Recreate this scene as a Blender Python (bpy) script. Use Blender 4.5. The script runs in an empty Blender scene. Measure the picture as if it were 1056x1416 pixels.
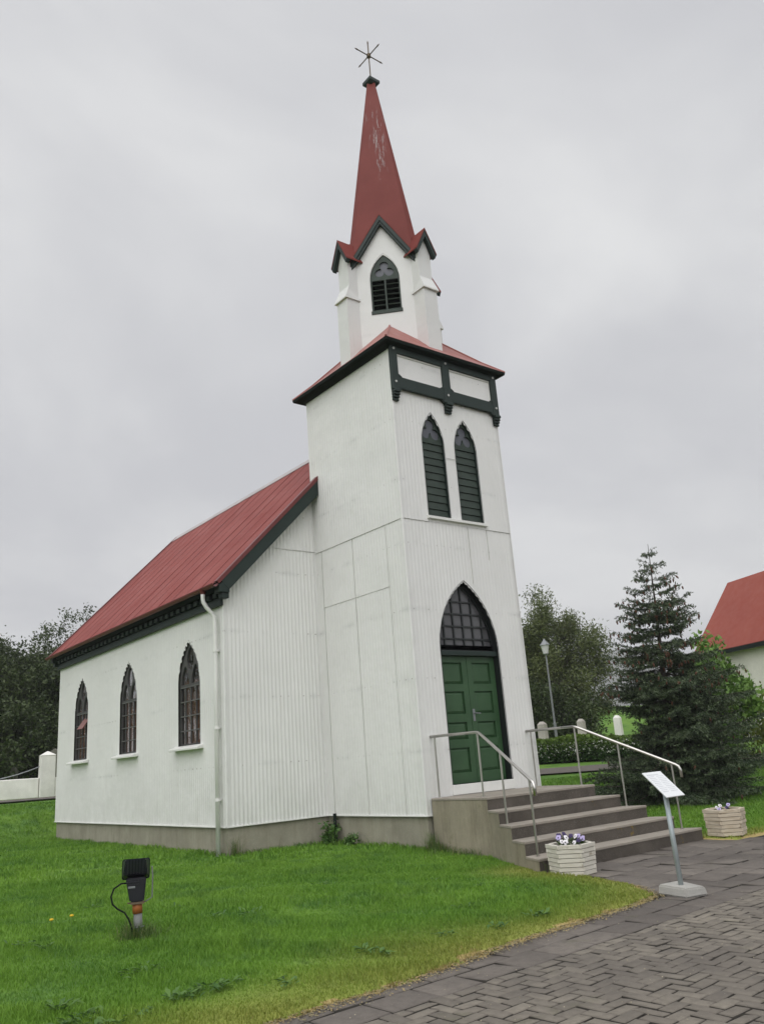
import bpy, bmesh, math, random
import numpy as np
from mathutils import Vector, Matrix
R = math.radians
scene = bpy.context.scene
col = scene.collection
rnd = random.Random(7)
rng = np.random.default_rng(11)

# ------------------------------------------------------------------ camera
CAM = (-8.3032, -9.8466, 1.4306)
YAW, PITCH, ROLL, FPX = 0.6757, 0.2894, -0.0758, 1144.435
def make_camera():
    F = Vector((math.sin(YAW)*math.cos(PITCH), math.cos(YAW)*math.cos(PITCH), math.sin(PITCH)))
    rt = F.cross(Vector((0, 0, 1))).normalized(); up = rt.cross(F)
    c, s = math.cos(ROLL), math.sin(ROLL)
    X = c*rt + s*up; Y = -s*rt + c*up; Z = -F
    M = Matrix(((X.x, Y.x, Z.x, CAM[0]), (X.y, Y.y, Z.y, CAM[1]), (X.z, Y.z, Z.z, CAM[2]), (0, 0, 0, 1)))
    cd = bpy.data.cameras.new('camera'); cd.sensor_fit = 'VERTICAL'; cd.sensor_height = 36
    cd.lens = 36*FPX/1416; cd.clip_start = 0.05; cd.clip_end = 5000
    o = bpy.data.objects.new('camera', cd); o.matrix_world = M; col.objects.link(o); scene.camera = o
make_camera()

# ------------------------------------------------------------------ world and sun (overcast)
SUN_AZ = Vector((-0.75, -0.62, 0)).normalized(); SUN_EL = R(52)
SUN_DIR = Vector((SUN_AZ.x*math.cos(SUN_EL), SUN_AZ.y*math.cos(SUN_EL), math.sin(SUN_EL)))
def make_world():
    w = bpy.data.worlds.new('World'); scene.world = w; w.use_nodes = True
    nt = w.node_tree; N = nt.nodes; L = nt.links; N.clear()
    out = N.new('ShaderNodeOutputWorld')
    sky = N.new('ShaderNodeTexSky'); sky.sky_type = 'NISHITA'; sky.sun_disc = False
    sky.sun_elevation = SUN_EL; sky.sun_rotation = math.atan2(SUN_AZ.x, SUN_AZ.y)
    b1 = N.new('ShaderNodeBackground'); b1.inputs[1].default_value = 0.1; L.new(sky.outputs[0], b1.inputs[0])
    tc = N.new('ShaderNodeTexCoord')
    sp = N.new('ShaderNodeSeparateXYZ'); L.new(tc.outputs['Generated'], sp.inputs[0])
    def mth(op, a, b=None, clamp=False):
        m = N.new('ShaderNodeMath'); m.operation = op; m.use_clamp = clamp
        for i, v in ((0, a), (1, b)):
            if v is None: continue
            if isinstance(v, (int, float)): m.inputs[i].default_value = v
            else: L.new(v, m.inputs[i])
        return m.outputs[0]
    zz = mth('ADD', mth('MAXIMUM', sp.outputs[2], 0.0), 0.32)
    cb = N.new('ShaderNodeCombineXYZ'); L.new(mth('DIVIDE', sp.outputs[0], zz), cb.inputs[0]); L.new(mth('DIVIDE', sp.outputs[1], zz), cb.inputs[1])
    n1 = N.new('ShaderNodeTexNoise'); n1.inputs['Scale'].default_value = 1.35; n1.inputs['Detail'].default_value = 5; n1.inputs['Roughness'].default_value = 0.5; n1.inputs['Distortion'].default_value = 0.4
    L.new(cb.outputs[0], n1.inputs['Vector'])
    cr = N.new('ShaderNodeValToRGB'); cr.color_ramp.interpolation = 'EASE'
    cr.color_ramp.elements[0].position = 0.34; cr.color_ramp.elements[0].color = (0.605, 0.611, 0.640, 1)
    cr.color_ramp.elements[1].position = 0.68; cr.color_ramp.elements[1].color = (0.810, 0.815, 0.822, 1)
    L.new(n1.outputs['Fac'], cr.inputs[0])
    # brighter cloud round the hidden sun and overhead, behind the photographer
    vm = N.new('ShaderNodeVectorMath'); vm.operation = 'DOT_PRODUCT'; vm.inputs[1].default_value = SUN_DIR
    L.new(tc.outputs['Generated'], vm.inputs[0])
    mr = N.new('ShaderNodeMapRange'); mr.interpolation_type = 'SMOOTHSTEP'
    mr.inputs['From Min'].default_value = 0.30; mr.inputs['From Max'].default_value = 1.0; mr.inputs['To Min'].default_value = 1.0; mr.inputs['To Max'].default_value = 2.3
    L.new(vm.outputs['Value'], mr.inputs['Value'])
    b2 = N.new('ShaderNodeBackground'); L.new(cr.outputs[0], b2.inputs[0]); L.new(mr.outputs[0], b2.inputs[1])
    mx = N.new('ShaderNodeMixShader'); mx.inputs[0].default_value = 0.985
    L.new(b1.outputs[0], mx.inputs[1]); L.new(b2.outputs[0], mx.inputs[2]); L.new(mx.outputs[0], out.inputs[0])
make_world()
def make_sun():
    ld = bpy.data.lights.new('sun', 'SUN'); ld.energy = 1.3; ld.angle = R(75); ld.color = (1, 0.975, 0.94)
    o = bpy.data.objects.new('sun', ld); col.objects.link(o)
    o.rotation_euler = (-SUN_DIR).to_track_quat('-Z', 'Y').to_euler(); o.location = (-20, -20, 30)
make_sun()
scene.view_settings.view_transform = 'Standard'; scene.view_settings.look = 'None'
scene.view_settings.exposure = 0.0; scene.view_settings.gamma = 1.0
try: scene.view_settings.use_curve_mapping = False
except Exception: pass
scene.cycles.max_bounces = 8

# ------------------------------------------------------------------ helpers
def tag(o, label=None, cat=None, group=None, kind=None):
    for k, v in (('label', label), ('category', cat), ('group', group), ('kind', kind)):
        if v: o[k] = v
    return o
def thing(name, loc, label, cat, group=None, rz=0):
    o = bpy.data.objects.new(name, None); o.location = loc; o.rotation_euler.z = rz; o.empty_display_size = 0.2
    col.objects.link(o); return tag(o, label, cat, group)
class MB:
    def __init__(s, T=None): s.v = []; s.f = []; s.T = T
    def pt(s, p):
        s.v.append(tuple(s.T(*p)) if s.T else tuple(p)); return len(s.v)-1
    def face(s, *ps): s.f.append([s.pt(p) for p in ps])
    def box(s, x0, x1, y0, y1, z0, z1):
        i = [s.pt(p) for p in ((x0,y0,z0),(x1,y0,z0),(x1,y1,z0),(x0,y1,z0),(x0,y0,z1),(x1,y0,z1),(x1,y1,z1),(x0,y1,z1))]
        for q in ((3,2,1,0),(4,5,6,7),(0,1,5,4),(1,2,6,5),(2,3,7,6),(3,0,4,7)): s.f.append([i[k] for k in q])
        return s
    def hexa(s, bot, top):
        n = len(bot); a = [s.pt(p) for p in bot]; b = [s.pt(p) for p in top]
        s.f.append(a[::-1]); s.f.append(b)
        for k in range(n): s.f.append([a[k], a[(k+1)%n], b[(k+1)%n], b[k]])
        return s
    def tube(s, path, rad, n=10, caps=True):
        path = [Vector(p) for p in path]; m = len(path)
        if not hasattr(rad, '__len__'): rad = [rad]*m
        rings = []; ref = None
        for k in range(m):
            d = (path[min(k+1, m-1)]-path[max(k-1, 0)]).normalized()
            if ref is None:
                ref = d.cross(Vector((0, 0, 1)) if abs(d.z) < 0.9 else Vector((1, 0, 0))).normalized()
            ref = (ref-d*ref.dot(d)).normalized(); b = d.cross(ref)
            rings.append([s.pt(path[k]+rad[k]*(math.cos(2*math.pi*j/n)*ref+math.sin(2*math.pi*j/n)*b)) for j in range(n)])
        for k in range(m-1):
            for j in range(n): s.f.append([rings[k][j], rings[k][(j+1)%n], rings[k+1][(j+1)%n], rings[k+1][j]])
        if caps: s.f.append(rings[0][::-1]); s.f.append(rings[-1])
        return s
    def lathe(s, prof, c=(0, 0, 0), n=16, ph=0.0):
        rings = [[s.pt((c[0]+r*math.cos(2*math.pi*j/n+ph), c[1]+r*math.sin(2*math.pi*j/n+ph), c[2]+z)) for j in range(n)] for r, z in prof]
        for k in range(len(prof)-1):
            for j in range(n): s.f.append([rings[k][j], rings[k][(j+1)%n], rings[k+1][(j+1)%n], rings[k+1][j]])
        s.f.append(rings[0][::-1]); s.f.append(rings[-1]); return s
    def build(s, name, m, parent=None, bevel=0, smooth=False, recalc=True, seg=1, label=None):
        me = bpy.data.meshes.new(name); me.from_pydata(s.v, [], s.f)
        if bevel or recalc:
            bm = bmesh.new(); bm.from_mesh(me)
            if recalc: bmesh.ops.recalc_face_normals(bm, faces=bm.faces)
            if bevel:
                ed = [e for e in bm.edges if len(e.link_faces) == 2 and e.calc_face_angle(0) > 0.5]
                bmesh.ops.bevel(bm, geom=ed, offset=bevel, segments=seg, affect='EDGES', clamp_overlap=True)
            bm.to_mesh(me); bm.free()
        if smooth: me.polygons.foreach_set('use_smooth', [True]*len(me.polygons))
        me.materials.append(m)
        o = bpy.data.objects.new(name, me); col.objects.link(o)
        if parent: o.parent = parent
        if label: o['label'] = label
        return o
def pieces(mb, name, m, parent=None, **kw):
    """every loose piece of the builder as an object of its own"""
    par = list(range(len(mb.v)))
    def find(i):
        while par[i] != i: par[i] = par[par[i]]; i = par[i]
        return i
    for f in mb.f:
        for i in f[1:]: par[find(i)] = find(f[0])
    groups = {}
    for f in mb.f: groups.setdefault(find(f[0]), []).append(f)
    out = []
    for fs in groups.values():
        q = MB(); mp = {}
        for f in fs:
            q.f.append([mp.setdefault(i, len(mp)) for i in f])
        q.v = [None]*len(mp)
        for i, k in mp.items(): q.v[k] = mb.v[i]
        out.append(q.build(name, m, parent, **kw))
    return out
def np_mesh(name, V, F, m, parent=None, attr=None, smooth=False):
    """V (n,3) F (m,k) constant k; attr dict name -> per-face array"""
    me = bpy.data.meshes.new(name); V = np.asarray(V, np.float32); F = np.asarray(F, np.int32); k = F.shape[1]
    me.vertices.add(len(V)); me.vertices.foreach_set('co', V.ravel())
    me.loops.add(F.size); me.loops.foreach_set('vertex_index', F.ravel())
    me.polygons.add(len(F)); me.polygons.foreach_set('loop_start', np.arange(0, F.size, k, dtype=np.int32))
    me.polygons.foreach_set('loop_total', np.full(len(F), k, np.int32))
    if smooth: me.polygons.foreach_set('use_smooth', np.ones(len(F), bool))
    me.update(calc_edges=True)
    for a, val in (attr or {}).items():
        at = me.attributes.new(a, 'FLOAT', 'FACE'); at.data.foreach_set('value', np.asarray(val, np.float32))
    me.materials.append(m)
    o = bpy.data.objects.new(name, me); col.objects.link(o)
    if parent: o.parent = parent
    return o
def plate(outline, holes, th, T):
    """flat plate in (u,z) with holes, thickness th inwards, through T(u,d,z)"""
    bm = bmesh.new(); ed = []
    for lp in [outline]+holes:
        vs = [bm.verts.new((p[0], 0, p[1])) for p in lp]
        ed += [bm.edges.new((vs[i], vs[(i+1) % len(vs)])) for i in range(len(vs))]
    bmesh.ops.triangle_fill(bm, use_beauty=True, use_dissolve=False, edges=ed)
    mb = MB(T)
    bm.verts.index_update()
    P = [(v.co.x, v.co.z) for v in bm.verts]
    a = [mb.pt((p[0], 0, p[1])) for p in P]; b = [mb.pt((p[0], -th, p[1])) for p in P]
    for f in bm.faces:
        mb.f.append([a[v.index] for v in f.verts]); mb.f.append([b[v.index] for v in f.verts][::-1])
    for e in bm.edges:
        if len(e.link_faces) == 1:
            i, j = e.verts[0].index, e.verts[1].index; mb.f.append([a[i], a[j], b[j], b[i]])
    bm.free(); return mb

# ------------------------------------------------------------------ materials
class NT:
    def __init__(s, name):
        s.m = bpy.data.materials.new(name); s.m.use_nodes = True; s.t = s.m.node_tree
        s.b = s.t.nodes['Principled BSDF']; s.o = s.t.nodes['Material Output']
        s._c = None
    def n(s, t): return s.t.nodes.new('ShaderNode'+t)
    def l(s, a, b): s.t.links.new(a, b)
    def coord(s):
        if s._c is None: s._c = s.n('TexCoord').outputs['Object']
        return s._c
    def scaled(s, sc):
        m = s.n('Mapping'); m.inputs['Scale'].default_value = sc; s.l(s.coord(), m.inputs[0]); return m.outputs[0]
    def noise(s, scale, detail=4, rough=0.55, vec=None, dist=0):
        x = s.n('TexNoise'); x.inputs['Scale'].default_value = scale; x.inputs['Detail'].default_value = detail
        x.inputs['Roughness'].default_value = rough; x.inputs['Distortion'].default_value = dist
        s.l(vec or s.coord(), x.inputs['Vector']); return x.outputs['Fac']
    def math(s, op, a, b=None, c=None, clamp=False):
        m = s.n('Math'); m.operation = op; m.use_clamp = clamp
        for i, v in enumerate((a, b, c)):
            if v is None: continue
            if isinstance(v, (int, float)): m.inputs[i].default_value = v
            else: s.l(v, m.inputs[i])
        return m.outputs[0]
    def rng(s, v, a, b, c=0.0, d=1.0):
        m = s.n('MapRange'); m.inputs['From Min'].default_value = a; m.inputs['From Max'].default_value = b
        m.inputs['To Min'].default_value = c; m.inputs['To Max'].default_value = d; s.l(v, m.inputs['Value']); return m.outputs[0]
    def mix(s, f, a, b):
        m = s.n('Mix'); m.data_type = 'RGBA'
        if isinstance(f, (int, float)): m.inputs[0].default_value = f
        else: s.l(f, m.inputs[0])
        for k, v in ((6, a), (7, b)):
            if isinstance(v, tuple): m.inputs[k].default_value = (*v[:3], 1)
            else: s.l(v, m.inputs[k])
        return m.outputs[2]
    def attr(s, name):
        a = s.n('Attribute'); a.attribute_name = name; return a.outputs['Fac']
    def xyz(s):
        x = s.n('SeparateXYZ'); s.l(s.coord(), x.inputs[0]); return x.outputs
    def bump(s, h, strength, dist=0.01):
        b = s.n('Bump'); b.inputs['Strength'].default_value = strength; b.inputs['Distance'].default_value = dist
        s.l(h, b.inputs['Height']); s.l(b.outputs[0], s.b.inputs['Normal'])
    def color(s, c):
        if isinstance(c, tuple): s.b.inputs['Base Color'].default_value = (*c[:3], 1)
        else: s.l(c, s.b.inputs['Base Color'])
        return s
    def set(s, rough=0.6, metal=0.0, spec=0.5):
        if isinstance(rough, (int, float)): s.b.inputs['Roughness'].default_value = rough
        else: s.l(rough, s.b.inputs['Roughness'])
        s.b.inputs['Metallic'].default_value = metal; s.b.inputs['Specular IOR Level'].default_value = spec; return s
def simple(name, c, rough=0.6, metal=0.0, var=0.18, scale=3.0, bump=0.0, bscale=60, spec=0.5):
    t = NT(name); f = t.noise(scale, 6, 0.6)
    t.color(t.mix(t.rng(f, 0.3, 0.7), tuple(x*(1-var) for x in c), tuple(min(1, x*(1+var)) for x in c))).set(rough, metal, spec)
    if bump: t.bump(t.noise(bscale, 4), bump)
    return t.m
def wall_white(name, base=(0.752, 0.750, 0.730), dirty=1.0):
    t = NT(name); x, y, z = t.xyz()
    c = t.mix(t.rng(t.noise(0.9, 5, 0.6), 0.35, 0.7), base, tuple(v*0.93 for v in base))
    # vertical run-off streaks
    st = t.noise(1.0, 5, 0.65, t.scaled((9, 9, 0.35)))
    c = t.mix(t.math('MULTIPLY', t.rng(st, 0.55, 0.8), 0.13*dirty), c, (0.46, 0.45, 0.38))
    # smudged bands where sheets are nailed to the battens
    ph = t.math('ABSOLUTE', t.math('SUBTRACT', t.math('FRACT', t.math('MULTIPLY', t.math('ADD', z, 0.12), 1/1.08)), 0.5))
    band = t.math('MULTIPLY', t.rng(ph, 0.06, 0.0), t.rng(t.noise(2.3, 3, 0.6), 0.5, 0.72))
    c = t.mix(t.math('MULTIPLY', band, 0.42*dirty), c, (0.42, 0.43, 0.42))
    # nail heads: small rusty or dark dots every other rib
    u = t.math('ADD', x, y)
    fu = t.math('ABSOLUTE', t.math('SUBTRACT', t.math('FRACT', t.math('MULTIPLY', u, 1/0.152)), 0.5))
    nail = t.math('MULTIPLY', t.math('LESS_THAN', fu, 0.05), t.math('LESS_THAN', ph, 0.0075))
    nail = t.math('MULTIPLY', nail, t.rng(t.noise(5.0, 2), 0.42, 0.6, 0.0, 1.0 if dirty > .8 else 0.0))
    c = t.mix(t.math('MULTIPLY', nail, 0.75), c, (0.16, 0.13, 0.10))
    run = t.math('MULTIPLY', t.math('LESS_THAN', fu, 0.07), t.rng(t.noise(1.0, 4, 0.7, t.scaled((6.5, 6.5, 1.2))), 0.60, 0.74))
    c = t.mix(t.math('MULTIPLY', run, 0.22*dirty), c, (0.40, 0.33, 0.24))
    # dirt splash and algae low on the sheets
    low = t.math('MULTIPLY', t.rng(z, 1.5, 0.6), t.rng(t.noise(3.2, 5, 0.6, t.scaled((1.5, 1.5, 0.8))), 0.4, 0.72))
    c = t.mix(t.math('MULTIPLY', low, 0.30*dirty), c, (0.40, 0.40, 0.36))
    t.color(c).set(0.42)
    t.bump(t.noise(2.1, 3, 0.55), 0.5, 0.03)
    return t.m
def roof_red(name, c, fade, ridge=False):
    t = NT(name)
    k = t.mix(t.rng(t.noise(0.8, 5, 0.6), 0.35, 0.7), c, fade)
    k = t.mix(t.math('MULTIPLY', t.rng(t.noise(22, 3), 0.68, 0.8), 0.4), k, (0.35, 0.25, 0.23))
    t.color(k).set(t.rng(t.noise(3, 3), 0.3, 0.7, 0.42, 0.6), 0, 0.3); return t.m
def spire_red():
    t = NT('spire_paint'); x, y, z = t.xyz()
    k = t.mix(t.rng(t.noise(1.4, 5, 0.6), 0.35, 0.7), (0.148, 0.023, 0.016), (0.185, 0.034, 0.026))
    # bare zinc where the paint has flaked in long runs on the upper half
    fl = t.noise(1.0, 6, 0.75, t.scaled((14, 14, 1.1)))
    zone = t.math('MULTIPLY', t.rng(z, 12.2, 13.6), t.rng(z, 15.0, 14.3))
    fl = t.math('MULTIPLY', t.rng(t.math('ADD', fl, t.math('MULTIPLY', zone, 0.11)), 0.635, 0.67), zone)
    side = t.rng(t.math('ADD', t.math('SUBTRACT', x, y), t.math('MULTIPLY', t.math('SUBTRACT', z, 14.0), 0.10)), -0.30, -0.10)
    fl = t.math('MULTIPLY', fl, t.math('MULTIPLY', side, t.rng(t.math('SUBTRACT', x, y), 0.28, 0.12)))
    t.color(t.mix(t.math('MULTIPLY', fl, 0.75, clamp=True), k, (0.34, 0.31, 0.31))).set(0.6, 0, 0.25); return t.m
def concrete(name, c, stain, moss=0.3, bump=0.35, scale=2.0, wet=0.5):
    t = NT(name)
    k = t.mix(t.rng(t.noise(scale, 6, 0.65), 0.35, 0.68), c, tuple(v*0.72 for v in c))
    k = t.mix(t.math('MULTIPLY', t.rng(t.noise(1.0, 6, 0.7, t.scaled((7, 7, 0.8))), 0.48, 0.75), wet), k, stain)
    k = t.mix(t.math('MULTIPLY', t.rng(t.noise(5.5, 5, 0.7), 0.60, 0.72), moss), k, (0.12, 0.13, 0.04))
    k = t.mix(t.math('MULTIPLY', t.rng(t.noise(120, 2), 0.62, 0.75), 0.5), k, tuple(min(1, v*1.9) for v in c))
    t.color(k).set(0.85, 0, 0.3); t.bump(t.noise(70, 5, 0.7), bump, 0.01); return t.m
def step_face():  # darker than the treads: shade of the upright faces put into the colour
    t = NT('step_riser_shaded')
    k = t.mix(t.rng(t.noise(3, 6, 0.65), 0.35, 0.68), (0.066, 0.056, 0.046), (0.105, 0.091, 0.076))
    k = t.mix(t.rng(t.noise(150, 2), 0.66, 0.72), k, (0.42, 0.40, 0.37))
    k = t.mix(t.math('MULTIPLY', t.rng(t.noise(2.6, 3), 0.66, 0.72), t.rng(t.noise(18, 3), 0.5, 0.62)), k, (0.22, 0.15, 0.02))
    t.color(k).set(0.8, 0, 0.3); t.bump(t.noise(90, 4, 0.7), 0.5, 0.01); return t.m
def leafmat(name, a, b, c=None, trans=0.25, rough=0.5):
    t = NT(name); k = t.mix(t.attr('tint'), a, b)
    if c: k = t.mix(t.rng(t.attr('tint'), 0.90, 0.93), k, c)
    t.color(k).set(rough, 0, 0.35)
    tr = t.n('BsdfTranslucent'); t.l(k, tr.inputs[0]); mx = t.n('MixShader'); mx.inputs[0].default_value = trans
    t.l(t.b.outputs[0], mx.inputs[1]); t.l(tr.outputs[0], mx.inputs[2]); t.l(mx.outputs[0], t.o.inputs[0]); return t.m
def grassmat(name, blade):
    t = NT(name)
    p = t.rng(t.noise(0.55, 5, 0.6), 0.36, 0.66)
    k = t.mix(p, (0.086, 0.205, 0.022), (0.172, 0.315, 0.038))
    k = t.mix(t.math('MULTIPLY', t.rng(t.noise(2.4, 4), 0.50, 0.68), 0.75), k, (0.040, 0.130, 0.022))
    if blade: k = t.mix(t.math('MULTIPLY', t.attr('tint'), 0.55), k, (0.205, 0.365, 0.046))
    else: k = t.mix(t.math('MULTIPLY', t.noise(60, 3), 0.75), k, (0.060, 0.095, 0.020))
    k = t.mix(t.math('MULTIPLY', t.rng(t.noise(1.15, 6, 0.7, None, 0.6), 0.56, 0.66), 0.55), k, (0.105, 0.215, 0.060))
    k = t.mix(t.math('MULTIPLY', t.rng(t.noise(0.8, 6, 0.7, t.scaled((1.3, 1, 1)), 0.8), 0.60, 0.72), 0.25), k, (0.150, 0.185, 0.040))
    k = t.mix(t.attr('dry'), k, (0.260, 0.262, 0.058))
    k = t.mix(t.rng(t.attr('dry'), 0.86, 1.0), k, (0.36, 0.27, 0.12))
    t.color(k).set(0.6 if blade else 0.9, 0, 0.25)
    if blade:
        tr = t.n('BsdfTranslucent'); t.l(k, tr.inputs[0]); mx = t.n('MixShader'); mx.inputs[0].default_value = 0.3
        t.l(t.b.outputs[0], mx.inputs[1]); t.l(tr.outputs[0], mx.inputs[2]); t.l(mx.outputs[0], t.o.inputs[0])
    return t.m
def pavermat(name, a, b, c):
    t = NT(name)
    k = t.mix(t.attr('tint'), a, b)
    k = t.mix(t.rng(t.noise(0.7, 5, 0.6), 0.42, 0.68), k, c)
    k = t.mix(t.math('MULTIPLY', t.rng(t.noise(14, 5, 0.7), 0.45, 0.7), 0.5), k, tuple(v*0.6 for v in a))
    k = t.mix(t.math('MULTIPLY', t.rng(t.noise(2.2, 5, 0.65), 0.60, 0.72), 0.35), k, (0.085, 0.090, 0.040))
    k = t.mix(t.rng(t.noise(110, 2), 0.715, 0.75), k, (0.40, 0.38, 0.34))
    k = t.mix(t.math('LESS_THAN', t.attr('tint'), -0.5), k, (0.034, 0.030, 0.024))
    t.color(k).set(0.75, 0, 0.35); t.bump(t.noise(130, 4, 0.7), 0.5, 0.006); return t.m
def glassmat(name, tint=(0.75, 0.72, 0.68), refl=1.0):
    t = NT(name); tr = t.n('BsdfTransparent'); tr.inputs[0].default_value = (*tint, 1)
    gl = t.n('BsdfGlossy'); gl.inputs['Roughness'].default_value = 0.03
    fr = t.n('Fresnel'); fr.inputs[0].default_value = 1.5; mx = t.n('MixShader')
    b = t.n('Bump'); b.inputs['Strength'].default_value = 0.12; b.inputs['Distance'].default_value = 0.02
    t.l(t.noise(5, 2), b.inputs['Height']); t.l(b.outputs[0], gl.inputs['Normal'])
    t.l(t.math('MULTIPLY', fr.outputs[0], refl, clamp=True), mx.inputs[0]); t.l(tr.outputs[0], mx.inputs[1]); t.l(gl.outputs[0], mx.inputs[2]); t.l(mx.outputs[0], t.o.inputs[0]); return t.m

M = dict(
    white=wall_white('white_corrugated_paint'), flat=wall_white('white_sheet_paint', (0.69, 0.692, 0.675), 0.6),
    trimwhite=simple('white_trim', (0.72, 0.72, 0.69), 0.5, var=0.06),
    red=roof_red('red_roof_paint', (0.205, 0.039, 0.032), (0.250, 0.064, 0.055)),
    redfade=roof_red('faded_red_roof', (0.27, 0.085, 0.07), (0.36, 0.17, 0.15)),
    redlap=simple('red_roof_lap', (0.182, 0.036, 0.031), 0.55), redtrim=simple('red_flashing', (0.13, 0.022, 0.022), 0.45), spire=spire_red(),
    green=simple('dark_green_trim', (0.017, 0.029, 0.025), 0.5, var=0.15, spec=0.3), soffit=simple('shaded_green_soffit', (0.008, 0.013, 0.011), 0.8, var=0.2, spec=0.15),  # soffit: trim green taken near black, under-eave shade included in the colour
    shutter=simple('shutter_green', (0.034, 0.049, 0.039), 0.55, var=0.2, scale=5, spec=0.3), door=simple('door_green', (0.030, 0.078, 0.031), 0.42, var=0.12),
    slate=simple('blue_grey_board', (0.100, 0.106, 0.125), 0.5, var=0.1), bolt=simple('galvanised_bolt', (0.5, 0.5, 0.48), 0.5, 0.3),
    plinth=concrete('plinth_concrete', (0.330, 0.310, 0.245), (0.16, 0.135, 0.10), 0.15, 0.2),
    sidecon=concrete('step_side_concrete', (0.30, 0.27, 0.20), (0.13, 0.11, 0.07), 0.5, 0.45, 2.4, 0.75),
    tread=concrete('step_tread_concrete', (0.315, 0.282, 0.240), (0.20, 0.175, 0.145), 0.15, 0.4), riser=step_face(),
    basecon=concrete('sign_base_concrete', (0.42, 0.41, 0.38), (0.30, 0.29, 0.27), 0.05, 0.5),
    steel=simple('stainless_steel', (0.55, 0.53, 0.50), 0.3, 1.0, var=0.08), galv=simple('galvanised_pole', (0.36, 0.41, 0.42), 0.5, 0.35, var=0.1, scale=9),
    ridge=simple('bare_ridge_metal', (0.42, 0.38, 0.38), 0.5, 0.2), seam=simple('sheet_lap_line', (0.45, 0.45, 0.42), 0.8),
    iron=simple('iron_window_bar', (0.060, 0.058, 0.056), 0.6, var=0.2), darkiron=simple('dark_iron_reveal', (0.022, 0.022, 0.020), 0.7, spec=0.2), barlight=simple('iron_bar_putty', (0.11, 0.11, 0.105), 0.6),
    darkbar=simple('dark_glazing_bar', (0.010, 0.013, 0.013), 0.4), rust=simple('rusty_iron', (0.120, 0.085, 0.050), 0.8, var=0.4, scale=14),
    glass=glassmat('window_glass', (0.86, 0.78, 0.70), 0.5), wood=simple('interior_wood', (0.50, 0.20, 0.09), 0.6, var=0.5, scale=3.0),
    fanglass=simple('transom_glass', (0.085, 0.085, 0.09), 0.12, var=0.1), black=simple('black_plastic', (0.014, 0.014, 0.020), 0.38, var=0.2), fin=simple('floodlight_fin', (0.050, 0.050, 0.068), 0.4), headback=simple('floodlight_shell', (0.024, 0.024, 0.036), 0.35),
    cable=simple('black_cable', (0.010, 0.012, 0.011), 0.8, spec=0.15), orange=simple('orange_pipe', (0.33, 0.105, 0.02), 0.6, var=0.2, scale=20),
    greypipe=simple('grey_pipe', (0.165, 0.17, 0.165), 0.6), bark=simple('bark', (0.055, 0.045, 0.036), 0.9, var=0.4, scale=8, bump=0.6, bscale=30),
    timber=None, pane_tone_folds=simple('russet_pane_tone', (0.170, 0.078, 0.030), 0.9, var=0.55, scale=5.5), soil=simple('potting_soil', (0.035, 0.026, 0.018), 0.95, var=0.4, scale=30),
    masonry=concrete('white_masonry', (0.80, 0.785, 0.74), (0.62, 0.60, 0.54), 0.02, 0.2, 1.2, 0.35),
    post=concrete('post_concrete', (0.46, 0.43, 0.39), (0.33, 0.30, 0.26), 0.1, 0.2),
    render=concrete('house_render', (0.74, 0.72, 0.65), (0.64, 0.62, 0.55), 0.0, 0.1, 0.7, 0.3), lamp=simple('lamp_grey', (0.22, 0.23, 0.24), 0.45, 0.3),
    opal=simple('lamp_panes', (0.62, 0.63, 0.62), 0.25, var=0.05), stone=concrete('headstone', (0.16, 0.155, 0.13), (0.08, 0.08, 0.07), 0.4, 0.4),
    signwhite=simple('sign_plate', (0.72, 0.74, 0.75), 0.3, var=0.03), print=simple('sign_print', (0.54, 0.56, 0.58), 0.5),
)
def timber(name, c0, c1):
    t = NT(name)
    k = t.mix(t.rng(t.noise(4, 5, 0.6, t.scaled((1, 1, 6))), 0.35, 0.68), c0, c1)
    k = t.mix(t.rng(t.noise(7, 4, 0.6), 0.62, 0.70), k, (0.20, 0.15, 0.09))
    t.color(k).set(0.75, 0, 0.3); t.bump(t.noise(40, 4, 0.6, t.scaled((1, 1, 5))), 0.3, 0.004); return t.m
M['timber'] = timber('whitewashed_wood', (0.61, 0.585, 0.52), (0.49, 0.46, 0.395)); M['timber2'] = timber('bare_planter_wood', (0.55, 0.49, 0.39), (0.40, 0.33, 0.24))

def worn_door():
    t = NT('door_green_worn'); x, y, z = t.xyz()
    k = t.mix(t.rng(t.noise(2.2, 6, 0.65), 0.35, 0.7), (0.026, 0.070, 0.027), (0.038, 0.092, 0.038))
    k = t.mix(t.math('MULTIPLY', t.rng(t.noise(26, 4, 0.7, t.scaled((1, 1, .35))), 0.63, 0.72), t.rng(z, 2.2, 1.0)), k, (0.075, 0.095, 0.065))
    t.color(k).set(t.rng(t.noise(5, 4), 0.3, 0.7, 0.32, 0.55), 0, 0.45); return t.m
M['door'] = worn_door()
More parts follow.
